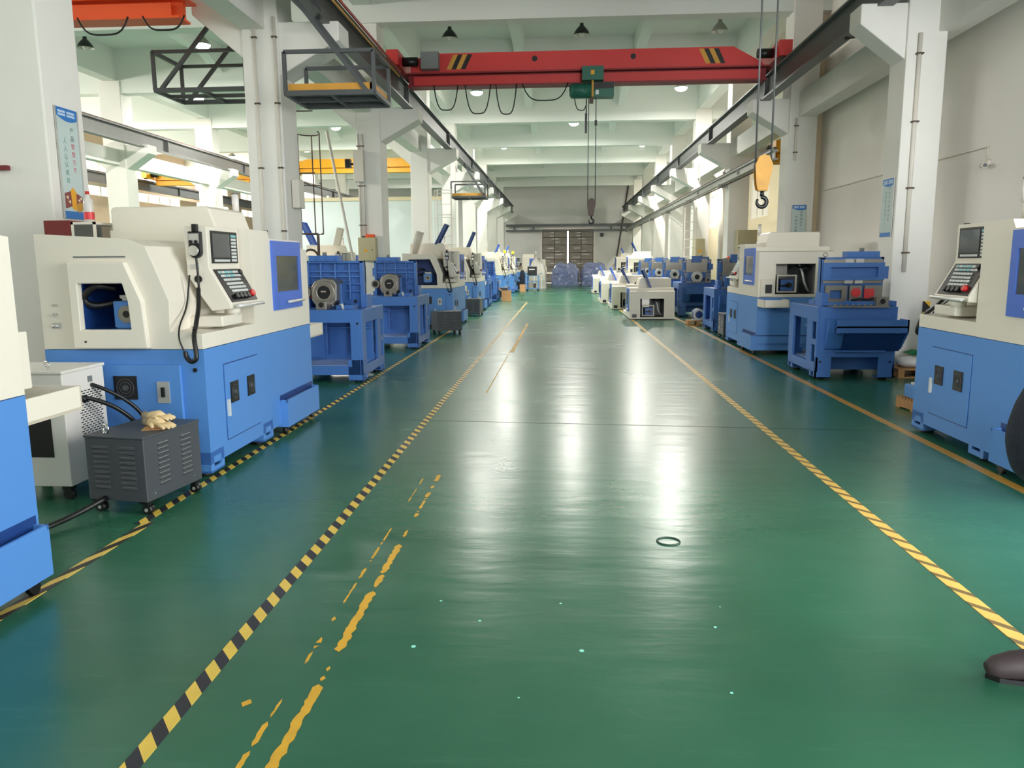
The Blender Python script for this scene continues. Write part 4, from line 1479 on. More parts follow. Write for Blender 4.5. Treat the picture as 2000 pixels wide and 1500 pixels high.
used_b = []
bedA = make_bed('plain')
bedC = make_bed('cover')
bedS = make_bed('saddle')
GB = 'blue machine beds'
place(bedA, (-2.58, 9.80, 0), 0, 'near blue machine bed on the left with grey spindle head, just past the big lathe', used_b)
place(bedA, (-2.58, 13.72, 0), 0, 'second blue machine bed on the left, in front of the beige wall cabinet', used_b)
place(bedA, (-2.55, 27.0, 0), 0, 'blue machine bed in the far left row, nearer of two between white lathes', used_b)
place(bedA, (-2.55, 30.4, 0), 0, 'blue machine bed in the far left row, farther of two between white lathes', used_b)
place(bedC, (3.29, 10.13 + 1.22, 0), PI, 'near blue machine bed on the right with red covers and eye bolts', used_b)
for i, y in enumerate((16.9, 21.9, 26.2, 30.4, 34.4)):
    place(bedS, (3.28, y + 1.22, 0), PI, ('first', 'second', 'third', 'fourth', 'fifth')[i] + ' blue bed with grey saddle plate and white ring, counting away from the right lathe', used_b)

# ------------------------------------------------------------------ transformer boxes
def make_transformer():
    o = thing('transformer_box', 'x', 'transformer box')
    w, l, z0, z1 = .42, .56, .085, .50
    b = MB(DGREY).box(-w / 2, w / 2, -l / 2, l / 2, z0, z1 - .012).box(-w / 2 - .006, w / 2 + .006, -l / 2 - .006, l / 2 + .006, z1 - .014, z1)
    b = b.build('cabinet', o, bevel=.004)
    lv = MB(DGREY)
    hi = MB(SILVER)  # bright edge strips painted as highlights, greyer on the end side
    for i in range(9):
        z = z0 + .09 + i * .032
        for y in (-.10, .13):
            lv.prism([(w / 2, z), (w / 2 + .010, z - .008), (w / 2, z - .014)], 'y', y - .05, y + .05)
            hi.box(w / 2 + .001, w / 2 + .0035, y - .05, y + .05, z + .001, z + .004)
        if i < 9:
            for x in (-.10, .09):
                lv.prism([(-l / 2, z), (-l / 2 - .010, z - .008), (-l / 2, z - .014)], 'x', x - .055, x + .055)
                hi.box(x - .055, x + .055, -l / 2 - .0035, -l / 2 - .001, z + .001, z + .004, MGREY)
    lv.build('louvres', b)
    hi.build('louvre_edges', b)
    e = MB(CHROME)
    for (x, y) in ((-.10, -.22), (.08, .16)):
        e.torus((x, y, z1 + .032), (0.3, 1, 0), .026, .008, 20, 8)
        e.cyl((x, y, z1), (x, y, z1 + .012), .016, n=10)
    e.build('eye_bolts', o)
    for (x, y) in ((-.17, -.24), (.17, -.24), (-.17, .24), (.17, .24)):
        c = MB(BLACK)
        c.box(x - .03, x + .03, y - .03, y + .03, .068, .086)
        c.prism([(x - .02, .07), (x + .02, .07), (x + .025, .02), (x - .0, .02)], 'y', y - .018, y + .018)
        c.build('caster', o)
        MB(SILVER).cyl((x + .012, y - .024, .03), (x + .012, y + .024, .03), .03, n=16, m=BLACK).cyl((x + .012, y - .027, .03), (x + .012, y + .027, .03), .012, n=8).build('wheel', o)
    bl = MB(CHROME)
    for y in (-.2, .2):
        bl.cyl((w / 2, y, z0 + .04), (w / 2 + .008, y, z0 + .04), .009, n=10)
    bl.build('bolts', b)
    return o


TR = make_transformer()
used_t = []
place(TR, (-2.73, 4.76, 0), math.radians(-9), 'dark grey louvred transformer box on casters with gloves on top, nearest', used_t)
place(TR, (-2.52, 16.75, 0), math.radians(-62), 'dark grey louvred transformer box in front of the first open-ended lathe', used_t)
place(TR, (-2.55, 22.5, 0), math.radians(-4), 'dark grey transformer box in front of the second open-ended lathe', used_t)
place(TR, (-2.45, 32.3, 0), 0, 'small far dark grey transformer box behind the open cardboard box', used_t)
place(TR, (-2.3, 42.2, 0), 0, 'farthest grey transformer box beside the brown cardboard box', used_t)
place(TR, (3.42, 15.75, 0), PI, 'dark grey transformer box between the right lathe and the first ringed bed', used_t)
# gloves and cardboard on the near transformer
tag(MB(CARD, Matrix.Translation((-2.63, 4.72, .501)) @ Matrix.Rotation(.3, 4, 'Z')).box(-.07, .07, -.06, .06, 0, .004).build('cardboard_sheet'), 'small brown cardboard sheet under the gloves on the transformer box', 'cardboard')


def glove(label, c, rz, s, m):
    T = Matrix.Translation(c) @ Matrix.Rotation(rz, 4, 'Z')
    g = MB(m, T)
    g.tube([(-.08 * s, 0, .02), (-.03 * s, .0, .026), (.03 * s, 0, .03), (.07 * s, 0, .022)], [.024 * s, .036 * s, .040 * s, .026 * s], 12)
    for i, (yy, ll) in enumerate(((-.03, .05), (-.01, .065), (.012, .062), (.032, .045))):
        g.tube([(.055 * s, yy * s, .024), (.09 * s, yy * s * 1.2, .026), ((.09 + ll) * s, yy * s * 1.35, .014)], [.013 * s, .0125 * s, .010 * s], 8)
    g.tube([(.0, -.035 * s, .02), (.04 * s, -.065 * s, .03), (.075 * s, -.075 * s, .022)], [.015 * s, .014 * s, .010 * s], 8)
    o = g.build('work_glove')
    tag(o, label, 'glove')
    MB(mat('grey_cuff', (150, 140, 120), .9), T).tube([(-.11 * s, 0, .026), (-.085 * s, 0, .024), (-.07 * s, 0, .024)], [.034 * s, .03 * s, .027 * s], 12).build('cuff', o)
    return o


glove('cream work glove lying on the near transformer box, lower one', (-2.63, 4.74, .506), -.5, 1.0, TANC)
glove('cream work glove folded over the other one, grey cuff pointing up', (-2.65, 4.78, .545), -.2, .85, TANC)
tag(MB(BLACK).tube(spline([(-2.86, 4.5, .10), (-2.95, 4.3, .05), (-3.02, 4.1, .03), (-3.1, 3.95, .02)], 6), .018, 8).build('cable'), 'thick black cable on the floor beside the near transformer box', 'cable')

# chiller between the two near lathes
ch = thing('oil_chiller', 'white oil chiller cabinet with vent grille between the two nearest lathes', 'chiller', (-3.23, 4.72, 0))
c = MB(mat('chiller_white', (226, 222, 214), .45)).box(-.52, 0, 0, .46, .10, .85).box(-.53, .008, -.008, .468, .85, .872)
c = c.build('cabinet', ch, bevel=.006)
gv = MB(BLACK)
for i in range(20):
    for j in range(6):
        y = .16 + j * .042 + (.018 if i % 2 else 0)
        gv.box(0, .002, y, y + .026, .40 + i * .016, .407 + i * .016)
gv.build('vent_grille', c)
MB(BLACK).box(-.40, -.10, -.004, 0, .30, .72).build('end_grille', c)
MB(CHROME).torus((-.16, .10, .90), (.4, 1, 0), .022, .007, 18, 6).build('eye_bolt', ch)
MB(MGREY).box(0, .003, .27, .32, .76, .80).build('label_plate', c)
cs = MB(BLACK)
for (x, y) in ((-.06, .06), (-.06, .40), (-.46, .06), (-.46, .40)):
    cs.cyl((x, y - .015, .035), (x, y + .015, .035), .035, n=12).box(x - .03, x + .03, y - .03, y + .03, .065, .10)
cs.build('casters', ch)
hb = MB(BLACK)
hb.tube(spline([(.005, .16, .66), (.05, .18, .665), (.16, .26, .60), (.24, .34, .50), (.27, .40, .40)], 7), .015, 8)
hb.cyl((.0, .16, .66), (.05, .17, .666), .024, n=10)
hb.tube(spline([(.005, .30, .74), (.08, .33, .70), (.17, .40, .62), (.24, .46, .52), (.27, .49, .42)], 7), .014, 8)
hb.build('hoses', ch)

# cabinets behind the big lathe, bottle
mc = thing('steel_cabinet', 'dark maroon cabinet top showing behind the big near lathe', 'cabinet', (-4.15, 6.4, 0))
MB(MAROON).box(-.115, .115, -.2, .2, .03, 1.915).box(-.1, .1, -.18, .18, 0, .03).build('cabinet_body', mc, bevel=.005)
MB(BLACK).box(-.02, -.012, -.204, -.2, 1.0, 1.1).build('door_handle', mc)
gc = thing('glass_cabinet', 'white framed glass cabinet beside the maroon cabinet, bottle on top', 'cabinet', (-3.93, 6.4, 0))
g = MB(WHITE)
for x in (-.10, .085):
    for y in (-.2, .18):
        g.box(x, x + .018, y, y + .02, 0, 1.90)
for z in (.05, 1.0, 1.70, 1.88):
    g.box(-.10, .103, -.2, .2, z, z + .02)
g.build('frame', gc)
MB(GLASS).box(-.085, .088, -.192, -.188, .07, 1.88).box(.092, .096, -.18, .18, .07, 1.88).build('glass_panes', gc)
bt = thing('drink_bottle', 'clear plastic bottle with red label and cap on the glass cabinet', 'bottle', (-3.94, 6.32, 1.90))
MB(mat('bottle_plastic', (230, 226, 222), .15, alpha=.55)).lathe((0, 0, 0), [(.0, .0), (.036, .0), (.04, .012), (.04, .15), (.036, .18), (.018, .215), (.014, .235)]).build('bottle_body', bt)
MB(PINKR).lathe((0, 0, 0), [(.0408, .025), (.0408, .085)]).build('label_band', bt)
MB(REDP).cyl((0, 0, .232), (0, 0, .255), .017, n=14).build('cap', bt)
tag(MB(MAROON).box(-5.05, -4.86, 6.66, 6.698, 2.38, 2.42).build('wall_bracket'), 'small dark maroon bar on the near left pillar at the picture edge', 'bracket')


# ------------------------------------------------------------------ posters
def poster(label, loc, rz, w, h, cols, picture, head_h, foot=True):
    """flat banner; local x across, z up, front facing -y"""
    o = thing('slogan_poster', label, 'poster', loc, rz)
    p = MB(POSTER).box(-w / 2, w / 2, -.004, 0, -h, 0)
    p.build('panel', o)
    s = MB(SILVER)
    for x in (-w / 2 - .015, w / 2):
        s.box(x, x + .015, -.010, 0, -h, 0)
    s.build('edge_strips', o)
    hd = MB(POSTB)
    n = 10
    poly = [(-w / 2, 0), (w / 2, 0)] + [(w / 2 - w * i / n, -head_h * (.62 + .38 * math.sin(PI * (.15 + .85 * i / n)))) for i in range(n + 1)]
    hd.prism(poly, 'y', -.0055, -.004)
    hd = hd.build('heading_band', o)
    lw2 = MB(mat('heading_pale', (190, 216, 240), .5))
    for z in (-.28, -.52):
        lw2.box(-w * .40, -w * .05, -.0065, -.0055, head_h * z - .012, head_h * z + .008).box(w * .02, w * .40, -.0065, -.0055, head_h * z - .012, head_h * z + .008)
    lw2.build('heading_lines', hd)
    if foot:
        MB(POSTB).box(-w / 2, w / 2, -.0055, -.004, -h, -h + .07 * h).build('foot_band', o)
    if picture:
        q = MB(MAPM)
        q.prism([(-w * .42, -h * .77), (-w * .05, -h * .74), (-w * .05, -h * .88), (-w * .42, -h * .91)], 'y', -.006, -.004)
        q.prism([(w * .05, -h * .75), (w * .45, -h * .79), (w * .45, -h * .88), (w * .05, -h * .86)], 'y', -.006, -.004)
        q.prism([(-w * .12, -h * .74), (0, -h * .71), (w * .14, -h * .75), (w * .1, -h * .93), (-w * .1, -h * .9)], 'y', -.007, -.004, YEL)
        q.prism([(w * .05, -h * .86), (w * .4, -h * .84), (w * .46, -h * .9), (w * .2, -h * .94)], 'y', -.0075, -.004, WOODY)
        for (xx, zz) in ((-.32, .80), (-.22, .84), (.25, .82), (.35, .80), (.3, .86)):
            q.prism([(w * xx - .02, -h * zz), (w * xx + .02, -h * zz + .01), (w * xx + .015, -h * zz - .025)], 'y', -.007, -.004, CREAM)
        q.build('picture', o)
    for (txt, x, ztop, size, mm) in cols:
        parts = txt if isinstance(txt, list) else [(txt, mm)]
        z = ztop
        for (t, m_) in parts:
            for chx in t:
                text_mesh('slogan_character', chx, size, m_, (x, -.0052, z), (PI / 2, 0, 0), o)
                z -= size * 1.28
    return o


poster('tall pale slogan poster with red and green characters on the near left pillar', (-4.492, 6.985, 2.95), PI / 2, .30, .98,
       [([('产品', INK), ('整整齐齐', INKR)], .06, -.19, .055, None), ([('人人认认真真', INKG)], -.055, -.29, .055, None)], True, .115)
poster('pale slogan poster with a blue head on the pillar above the right lathe', (4.985, 16.892, 2.69), 0, .28, .84,
       [([('品质是生产', INK), ('一', INK), ('出', INKR)], .05, -.15, .055, None), ([('不是检验靠数据', INK)], -.055, -.25, .055, None)], False, .11)
poster('narrow slogan poster on the aisle face of the near right column', (4.482, 11.16, 2.64), -PI / 2, .36, .78,
       [([('安全生产时时注意', INK)], .06, -.14, .046, None), ([('文明施工处处小心人人', INKG)], -.05, -.19, .046, None)], False, .11)

# ------------------------------------------------------------------ column fittings
eb = thing('electric_cabinet', 'beige wall cabinet with yellow warning triangle and orange beacon, left column', 'cabinet', (-4.24, 16.98, 1.6))
MB(OLIVE).box(-.19, .19, -.22, 0, 0, .50).build('cabinet_body', eb, bevel=.006)
tri = MB(YEL).prism([(-.075, .19), (.025, .19), (-.025, .27)], 'y', -.2225, -.22)
tri = tri.build('warning_triangle', eb)
MB(BLACK).prism([(-.031, .225), (-.021, .235), (-.026, .225), (-.018, .222), (-.028, .202), (-.025, .217)], 'y', -.2245, -.2225).build('bolt_symbol', tri)
MB(BLACK).cyl((.12, -.235, .235), (.12, -.22, .235), .012, n=10).build('lock', eb)
MB(ORANGE).box(-.04, .16, -.18, -.04, .50, .57).build('beacon_cover', eb, bevel=.02)
MB(BLACK).box(-.12, -.05, -.15, -.06, .50, .53).build('terminal', eb)
eb2 = thing('electric_cabinet', 'grey-beige electric cabinet with warning triangle on a right column behind the beds', 'cabinet', (4.82, 28.7, 1.55))
MB(OLIVE).box(-.02, .34, -.15, 0.2, 0, .78).build('cabinet_body', eb2, bevel=.006)
MB(YEL).prism([(.08, .30), (.24, .30), (.16, .43)], 'y', -.153, -.15).build('warning_triangle', eb2)
eb3 = thing('electric_cabinet', 'tall tan flat panel standing behind the orange-capped blue column at right', 'cabinet', (5.62, 27.6, 0))
MB(WOODY).box(-.1, .22, 0, .1, 0, 1.93).build('cabinet_body', eb3, bevel=.006)
eb4 = thing('electric_cabinet', 'grey cabinet on the column directly left of the right lathe', 'cabinet', (5.02, 22.7, 1.25))
MB(OLIVE).box(-.04, .5, -.2, .198, 0, 1.15).build('cabinet_body', eb4, bevel=.006)


def conduit(label, pts, r=.02, clips=True, m=PIPE):
    o = tag(MB(m).tube(pts, r, 8).build('conduit_pipe'), label, 'pipe')
    if clips:
        c = MB(RUST)
        a, b = Vector(pts[0]), Vector(pts[-1])
        n = max(1, int((b - a).length / .9))
        for i in range(n + 1):
            q = a.lerp(b, (i + .3) / (n + .6))
            c.box(q.x - r * 1.6, q.x + r * 1.6, q.y - r * 1.2, q.y + r * 1.1, q.z - .01, q.z + .01)
        c.build('clips', o)
    return o


conduit('cream conduit pipe on the big near left column, left of two', [(-4.25, 10.975, 0), (-4.25, 10.975, 4.9)], .022)
conduit('cream conduit pipe on the big near left column, right of two', [(-3.965, 10.975, 0), (-3.965, 10.975, 4.9)], .022)
conduit('cream conduit pipe on the second left column above the beige cabinet', [(-4.31, 16.975, 2.12), (-4.31, 16.975, 4.3)], .022)
conduit('thinner-set cream conduit pipe left of the switch box on the second left column', [(-4.405, 16.975, 2.12), (-4.405, 16.975, 4.3)], .022)
conduit('white conduit pipe with clips on the near right column', [(4.645, 10.872, 1.38), (4.645, 10.872, 4.45)], .028)
conduit('white conduit pipe on the second right column', [(4.84, 16.87, 3.6), (4.84, 16.87, 4.45)], .025)
conduit('cream pipe leaning across the gap between the first two left columns', [(-4.85, 16.2, 4.25), (-4.23, 16.6, 0.0)], .03, False)
conduit('thin white conduit across the right wall to the camera', [(5.445, 16.8, 2.97), (5.445, 10.55, 2.97), (5.445, 10.55, 2.8)], .011, False)
conduit('white pipe post between right columns, near one', [(5.2, 24.6, 0), (5.2, 24.6, 3.9)], .09, False)
conduit('white pipe post between right columns, far one', [(5.2, 26.0, 0), (5.2, 26.0, 3.9)], .09, False)
conduit('dark diagonal pipe on the far end wall at right', [(4.75, 56.93, 6.9), (3.85, 56.93, 0.9)], .05, False, RUST)
conduit('thin dark rod joining the right runway to the wall', [(4.2, 12.4, 4.80), (5.46, 12.4, 4.98)], .018, False, RUST)

sc_ = thing('security_camera', 'small white security camera on the right wall', 'security camera', (5.46, 10.5, 2.76))
MB(PIPE).cyl((0, 0, 0), (-.05, 0, 0), .04, n=14).tube([(-.04, 0, 0), (-.09, -.03, -.04)], .012, 8).build('bracket', sc_)
cb = MB(PIPE).cyl((-.07, .06, -.03), (-.13, -.13, -.045), .034, n=14)
cb = cb.build('camera_body', sc_)
MB(BLACK).cyl((-.13, -.13, -.045), (-.132, -.136, -.0455), .026, n=12).build('lens', cb)
fl_ = thing('flood_light', 'small black floodlight fixed to the second left column', 'floodlight', (-4.54, 16.9, 3.66))
MB(BLACK).box(-.12, .0, -.12, .02, -.08, .10).box(-.08, .06, .02, .11, -.01, .03).build('lamp_body', fl_, bevel=.01)
bx = tag(MB(PIPE).box(-4.48, -4.26, 16.80, 16.95, 3.28, 3.95).build('switch_box', bevel=.008), 'tall white switch box on the second left column', 'box')
bx = tag(MB(PIPE).box(-3.905, -3.80, 11.2, 11.45, 2.35, 2.75).build('junction_box', bevel=.01), 'white junction box on the side of the big near left column', 'box')
for (lb_, x, y) in (('black and yellow corner guard on the left edge of the near right column', 4.485, 10.885), ('black and yellow corner guard on the right edge of the near right column', 5.005, 10.885)):
    tag(MB(HAZ).box(x - .02 if x < 4.8 else x - .07, x + .07 if x < 4.8 else x + .02, y - .012, y + .012, .80, .98).build('corner_guard'), lb_, 'corner guard')
hr = MB(RUST).torus((-3.84, 11.72, 1.62), (.3, 1, 0), .14, .018, 24, 6)
tag(hr.build('hose_ring'), 'dark hose ring hanging behind the big left column above the bed', 'hose')

# ------------------------------------------------------------------ end wall gate
gt = thing('sliding_gate', 'old grey sheet steel sliding gate, left leaf of the end wall', 'gate', (-.52, YE - .1, 0))
gt2 = thing('sliding_gate', 'old grey sheet steel sliding gate, right leaf of the end wall', 'gate', (1.40, YE - .1, 0))
for g_, w in ((gt, 1.80), (gt2, 1.80)):
    MB(GATE).box(-w / 2, w / 2, -.02, .02, .03, 3.88).build('gate_sheet', g_)
    r = MB(RUST)
    for z in (.1, .62, 1.15, 1.68, 2.2, 2.75, 3.3, 3.8):
        r.box(-w / 2, w / 2, -.05, -.02, z - .018, z + .018)
    for x in (-w / 2 + .03, 0, w / 2 - .03):
        r.box(x - .018, x + .018, -.055, -.02, .03, 3.88)
    r.build('gate_ribs', g_)
    st = MB(SILVER)
    rnd = random.Random(4)
    for i in range(16):
        z = .3 + i * .22
        x = rnd.uniform(-w / 2 + .05, w / 2 - .7)
        st.box(x, x + rnd.uniform(.3, .6), -.024, -.02, z, z + .035)
    st.build('rub_marks', g_)
door = struct(MB(SKYGAP).box(-1.5, 2.4, YE + .22, YE + .25, 0, 3.9).build('door_1'))
tk = thing('gate_track', 'long grey steel sliding door track across the end wall', 'track', (.55, YE - .25, 4.0))
MB(RAILM).box(-4.6, 4.7, -.05, .05, .06, .24).build('track_beam', tk)
MB(RAILM).box(-4.6, 4.7, -.03, .03, -.28, -.16).build('lower_track', tk)
hg = MB(RUST)
for x in (-4, -2.6, 3, 4.2):
    hg.box(x - .03, x + .03, .0, .24, -.2, .1)
hg.build('track_brackets', tk)
sb_ = thing('wall_socket', 'small dark socket box on the end wall right of the gate', 'socket', (2.9, YE - .05, 3.45))
MB(BLACK).box(-.12, .12, -.08, .05, -.12, .12).build('socket_body', sb_)


# ------------------------------------------------------------------ wrapped machines, cart, boxes
def drape(name, x0, x1, y0, y1, h, seed, m, flare=.12, jag=.05, crumple=0.0):
    bm = bmesh.new()
    n, kx = 15, 13
    rnd = random.Random(seed)
    ph = [rnd.uniform(0, 6) for _ in range(8)]
    V = []
    for j in range(kx + 1):
        t = j / kx
        ring = []
        for i in range(n * 4):
            a = 2 * PI * i / (n * 4)
            cx, cy = math.cos(a), math.sin(a)
            q = max(abs(cx), abs(cy))
            ux, uy = cx / q, cy / q
            rad = 1 - .35 * max(0, t - .62) / .38 if t < .999 else .35
            z = h * t
            f = 1 + flare * (1 - t) * .6 + jag * math.sin(7 * a + ph[0] + 3 * t) * (1 - .4 * t) + jag * .6 * math.sin(13 * a + ph[1] - 5 * t)
            zz = z + (.10 * h * math.sin(2 * a + ph[2]) * t * t)
            ring.append(bm.verts.new((ux * rad * f * (x1 - x0) / 2, uy * rad * f * (y1 - y0) / 2, max(0.0, zz))))
        V.append(ring)
    N = n * 4
    for j in range(kx):
        for i in range(N):
            bm.faces.new((V[j][i], V[j][(i + 1) % N], V[j + 1][(i + 1) % N], V[j + 1][i]))
    bm.faces.new(V[-1])
    if crumple:
        for v in bm.verts:
            if v.co.z > .03:
                v.co += Vector((rnd.uniform(-1, 1), rnd.uniform(-1, 1), rnd.uniform(-1, 1))) * crumple
    for f in bm.faces:
        f.smooth = not crumple
    me = D.meshes.new(name)
    bm.to_mesh(me)
    bm.free()
    me.materials.append(m)
    o = D.objects.new(name, me)
    COL.objects.link(o)
    o.location = ((x0 + x1) / 2, (y0 + y1) / 2, 0)
    return o


for i, (xa, xb, lb_) in enumerate(((-.62, 1.08, 'machine wrapped in blue-tinted plastic before the gate, left of two'), (1.30, 2.95, 'machine wrapped in blue-tinted plastic before the gate, right of two'))):
    o = thing('wrapped_machine', lb_, 'wrapped machine', ((xa + xb) / 2, 51, 0))
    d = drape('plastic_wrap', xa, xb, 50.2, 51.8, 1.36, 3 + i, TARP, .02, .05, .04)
    d.location = (0, 0, 0)
    d.parent = o
    MB(NAVY).box(-.62, .62, -.55, .55, .02, .75, DBLUE).box(-.45, .4, -.4, .4, .75, 1.12, DBLUE).build('machine_body', o)
o = thing('covered_rack', 'tall rack under a milky plastic sheet by the left end of the gate', 'covered rack', (-1.42, 46.0, 0))
d = drape('plastic_sheet', -1.9, -1.0, 45.6, 46.4, 1.62, 11, CLEARP, .25, .04)
d.location = (0, 0, 0)
d.parent = o
MB(WHITE).box(-.3, .3, -.3, .3, .02, 1.4).build('rack_body', o)
tag(MB(KEYS).box(-2.1, -1.0, 44.6, 45.0, .93, .96).box(-1.6, -1.55, 44.7, 44.8, 0, .93).box(-1.2, -1.15, 44.7, 44.8, 0, .93).box(-2.05, -2.0, 44.7, 44.8, 0, .93).build('side_table'), 'narrow white table board beside the milky covered rack', 'table')

ct = thing('tool_cart', 'blue steel tool cart in the far left aisle with a black case on top', 'cart', (-1.55, 41.4, 0))
f = MB(BLUE)
for x in (-.32, .29):
    for y in (-.25, .22):
        f.box(x, x + .035, y, y + .035, .1, .82)
f.build('cart_frame', ct)
for z in (.14, .48, .80):
    MB(TEALC if z > .7 else BLUE).box(-.32, .325, -.25, .255, z, z + .03).build('shelf', ct)
cs = MB(BLACK)
for x in (-.29, .29):
    for y in (-.22, .22):
        cs.cyl((x, y - .02, .05), (x, y + .02, .05), .05, n=12).box(x - .02, x + .02, y - .02, y + .02, .09, .12)
cs.build('casters', ct)
bc = thing('black_case', 'black box case with pale stripe standing on the blue tool cart', 'case', (-1.56, 41.4, .83))
MB(BLACK).box(-.25, .24, -.2, .2, 0, .47).build('case_body', bc, bevel=.01)
MB(KEYS).box(-.17, .13, -.204, -.2, .30, .35).build('label_strip', bc)
tag(MB(RUST).box(-1.5, -1.36, 41.3, 41.5, .175, .40).build('parts_bin'), 'brown parts bin on the lower shelf of the blue cart', 'bin')


def carton(label, x, y, w, d, h, rz, open_top=False, z=0):
    o = thing('cardboard_box', label, 'cardboard box', (x, y, z), rz)
    b = MB(CARD)
    b.box(-w / 2, w / 2, -d / 2, d / 2, 0, .012).box(-w / 2, -w / 2 + .012, -d / 2, d / 2, .012, h).box(w / 2 - .012, w / 2, -d / 2, d / 2, .012, h)
    b.box(-w / 2 + .012, w / 2 - .012, -d / 2, -d / 2 + .012, .012, h).box(-w / 2 + .012, w / 2 - .012, d / 2 - .012, d / 2, .012, h)
    if not open_top:
        b.box(-w / 2, w / 2, -d / 2, d / 2, h, h + .01)
    b = b.build('box_body', o)
    if open_top:
        fl2 = MB(CARD)
        q = Matrix.Translation((w / 2, 0, h)) @ Matrix.Rotation(math.radians(25), 4, 'Y')
        fl2.T = q
        fl2.box(0, .01, -d / 2, d / 2, 0, w * .4)
        fl2.T = Matrix.Translation((-w / 2, 0, h)) @ Matrix.Rotation(math.radians(-50), 4, 'Y')
        fl2.box(-.01, 0, -d / 2, d / 2, 0, w * .4)
        fl2.build('flaps', o)
    else:
        MB(TANC).box(-.03, .03, -d / 2 - .001, d / 2 + .001, h + .01, h + .011).build('packing_tape', b)
    return o


carton('flat brown cardboard box on the floor under the open one, left row', -2.22, 31.1, .40, .45, .18, .05)
carton('open cardboard box stacked on a flat one beside the left row', -2.22, 31.1, .38, .4, .22, .05, True, .191)
carton('brown cardboard box at the foot of the far left lathe, dark bundle on it', -2.08, 41.15, .30, .36, .36, .1)
dkb = drape('dark_bundle', -2.12, -1.86, 41.05, 41.3, .70, 17, COATN, -.1, .06)
dkb.location = (-2.08, 41.15, .372)
tag(dkb, 'dark upright bundle standing on the far cardboard box', 'bundle')


# ------------------------------------------------------------------ right side small things
def pallet(label, x, y, w, d, rz=0):
    o = thing('wooden_pallet', label, 'pallet', (x, y, 0), rz)
    t = MB(WOOD)
    n = 6
    for i in range(n):
        a = -d / 2 + i * d / n
        t.box(-w / 2, w / 2, a + .008, a + d / n - .008, .10, .12)
    t.build('top_boards', o)
    s = MB(WOOD)
    for x_ in (-w / 2, -.04, w / 2 - .08):
        s.box(x_, x_ + .08, -d / 2, d / 2, .015, .10)
    s.box(-w / 2, w / 2, -d / 2, -d / 2 + .08, 0, .015).box(-w / 2, w / 2, d / 2 - .08, d / 2, 0, .015)
    s.build('runners', o)
    return o


pallet('wooden pallet with white bags in front of the near right column', 4.86, 10.58, .85, .5)
for (lb_, x, y, z, sx, sy, sz) in (('white plastic bag lying on the pallet, nearest the aisle', 4.66, 10.55, .12, .17, .15, .075), ('larger white plastic bag at the right end of the pallet', 5.06, 10.58, .12, .2, .18, .15)):
    bg = MB(BAGW).ellip((0, 0, sz * .92), sx, sy, sz, 20, 12).ellip((sx * .4, .03, sz * 1.2), sx * .5, sy * .5, sz * .5, 14, 8)
    q = bg.build('plastic_bag')
    q.location = (x, y, z)
    tag(q, lb_, 'bag')
gcl = MB(GREENC)
gcl.prism([(4.66, .29), (4.78, .33), (4.91, .315), (4.98, .27), (4.91, .25), (4.74, .27)], 'y', 10.64, 10.80)
tag(gcl.build('green_cloth', bevel=.01), 'dark green cloth folded over the white bags on the pallet', 'cloth')
pallet('small wooden pallet under the blue part next to the right lathe', 3.78, 8.15, .40, .36, .1)
bp2 = thing('blue_machine_part', 'small blue cast part with white edge on the small right pallet', 'machine part', (3.78, 8.15, .12))
MB(BLUE).box(-.15, .17, -.13, .13, 0, .13).build('casting', bp2, bevel=.006)
MB(KEYS).box(-.1, .16, -.14, .1, .13, .15).build('cover_strip', bp2)
tag(MB(BLACK).tube(arc((3.92, 7.62, .11), .11, 150, 290, 14, 'xz'), .012, 8).build('cable'), 'black hanging cable loop under the right picture edge lathe', 'cable')
pallet('small wooden pallet between the first two ringed beds at right', 3.30, 19.0, .5, .4)
mo = thing('spare_motor', 'dark round spare motor with white rings on the small pallet between beds', 'motor', (3.32, 19.0, .12))
MB(NAVY).cyl((0, -.14, .14), (0, .14, .14), .13, n=22).build('motor_body', mo)
r = MB(KEYS)
r.ring((0, -.155, .14), (0, 1, 0), .09, .14, .02)
r.ring((0, .135, .14), (0, 1, 0), .09, .14, .02)
r.box(-.14, .14, -.1, .1, 0, .02)
r.build('flange', mo)
sc2 = thing('spindle_column', 'bright blue spindle column with orange cap and white ring behind the right beds', 'machine part', (4.55, 21.3, 0))
MB(BLUE).box(-.2, .2, -.2, .2, 0, .95).box(-.15, .15, -.15, .15, .95, 1.58).box(-.2, .2, -.22, -.15, 1.05, 1.16).box(-.2, .2, -.22, -.15, 1.45, 1.5).build('column_body', sc2, bevel=.01)
MB(KEYS).ring((.08, -.20, 1.30), (0, 1, 0), .05, .10, .05, 20).build('ring', sc2)
MB(ORANGE).box(-.10, .10, -.1, .1, 1.58, 1.66).build('cap', sc2, bevel=.02)
# blue crate behind the right edge lathe
bcr = thing('blue_crate', 'blue box behind the pendant of the right edge lathe', 'box', (5.0, 9.3, 0))
MB(BLUE).box(-.28, .28, -.25, .25, 0, .98).build('crate_body', bcr, bevel=.01)
MB(CREAM).ellip((.02, -.25, .86), .05, .02, .05).build('tag_disc', bcr)
# cloth on the near right bed
tc_ = MB(TEALC)
tc_.tube(spline([(3.50, 10.98, .965), (3.58, 10.95, 1.03), (3.66, 10.97, 1.0), (3.74, 10.92, 1.02), (3.78, 10.9, .965)], 5), [.03 + .02 * math.sin(i) ** 2 for i in range(21)], 10)
tag(tc_.build('wiping_cloth'), 'crumpled teal wiping cloth lying on the near right bed', 'cloth')
tag(MB(CARD).box(3.46, 3.60, 10.6, 10.8, .946, .955).build('cardboard_sheet'), 'brown cardboard sheet beside the teal cloth on the right bed', 'cardboard')
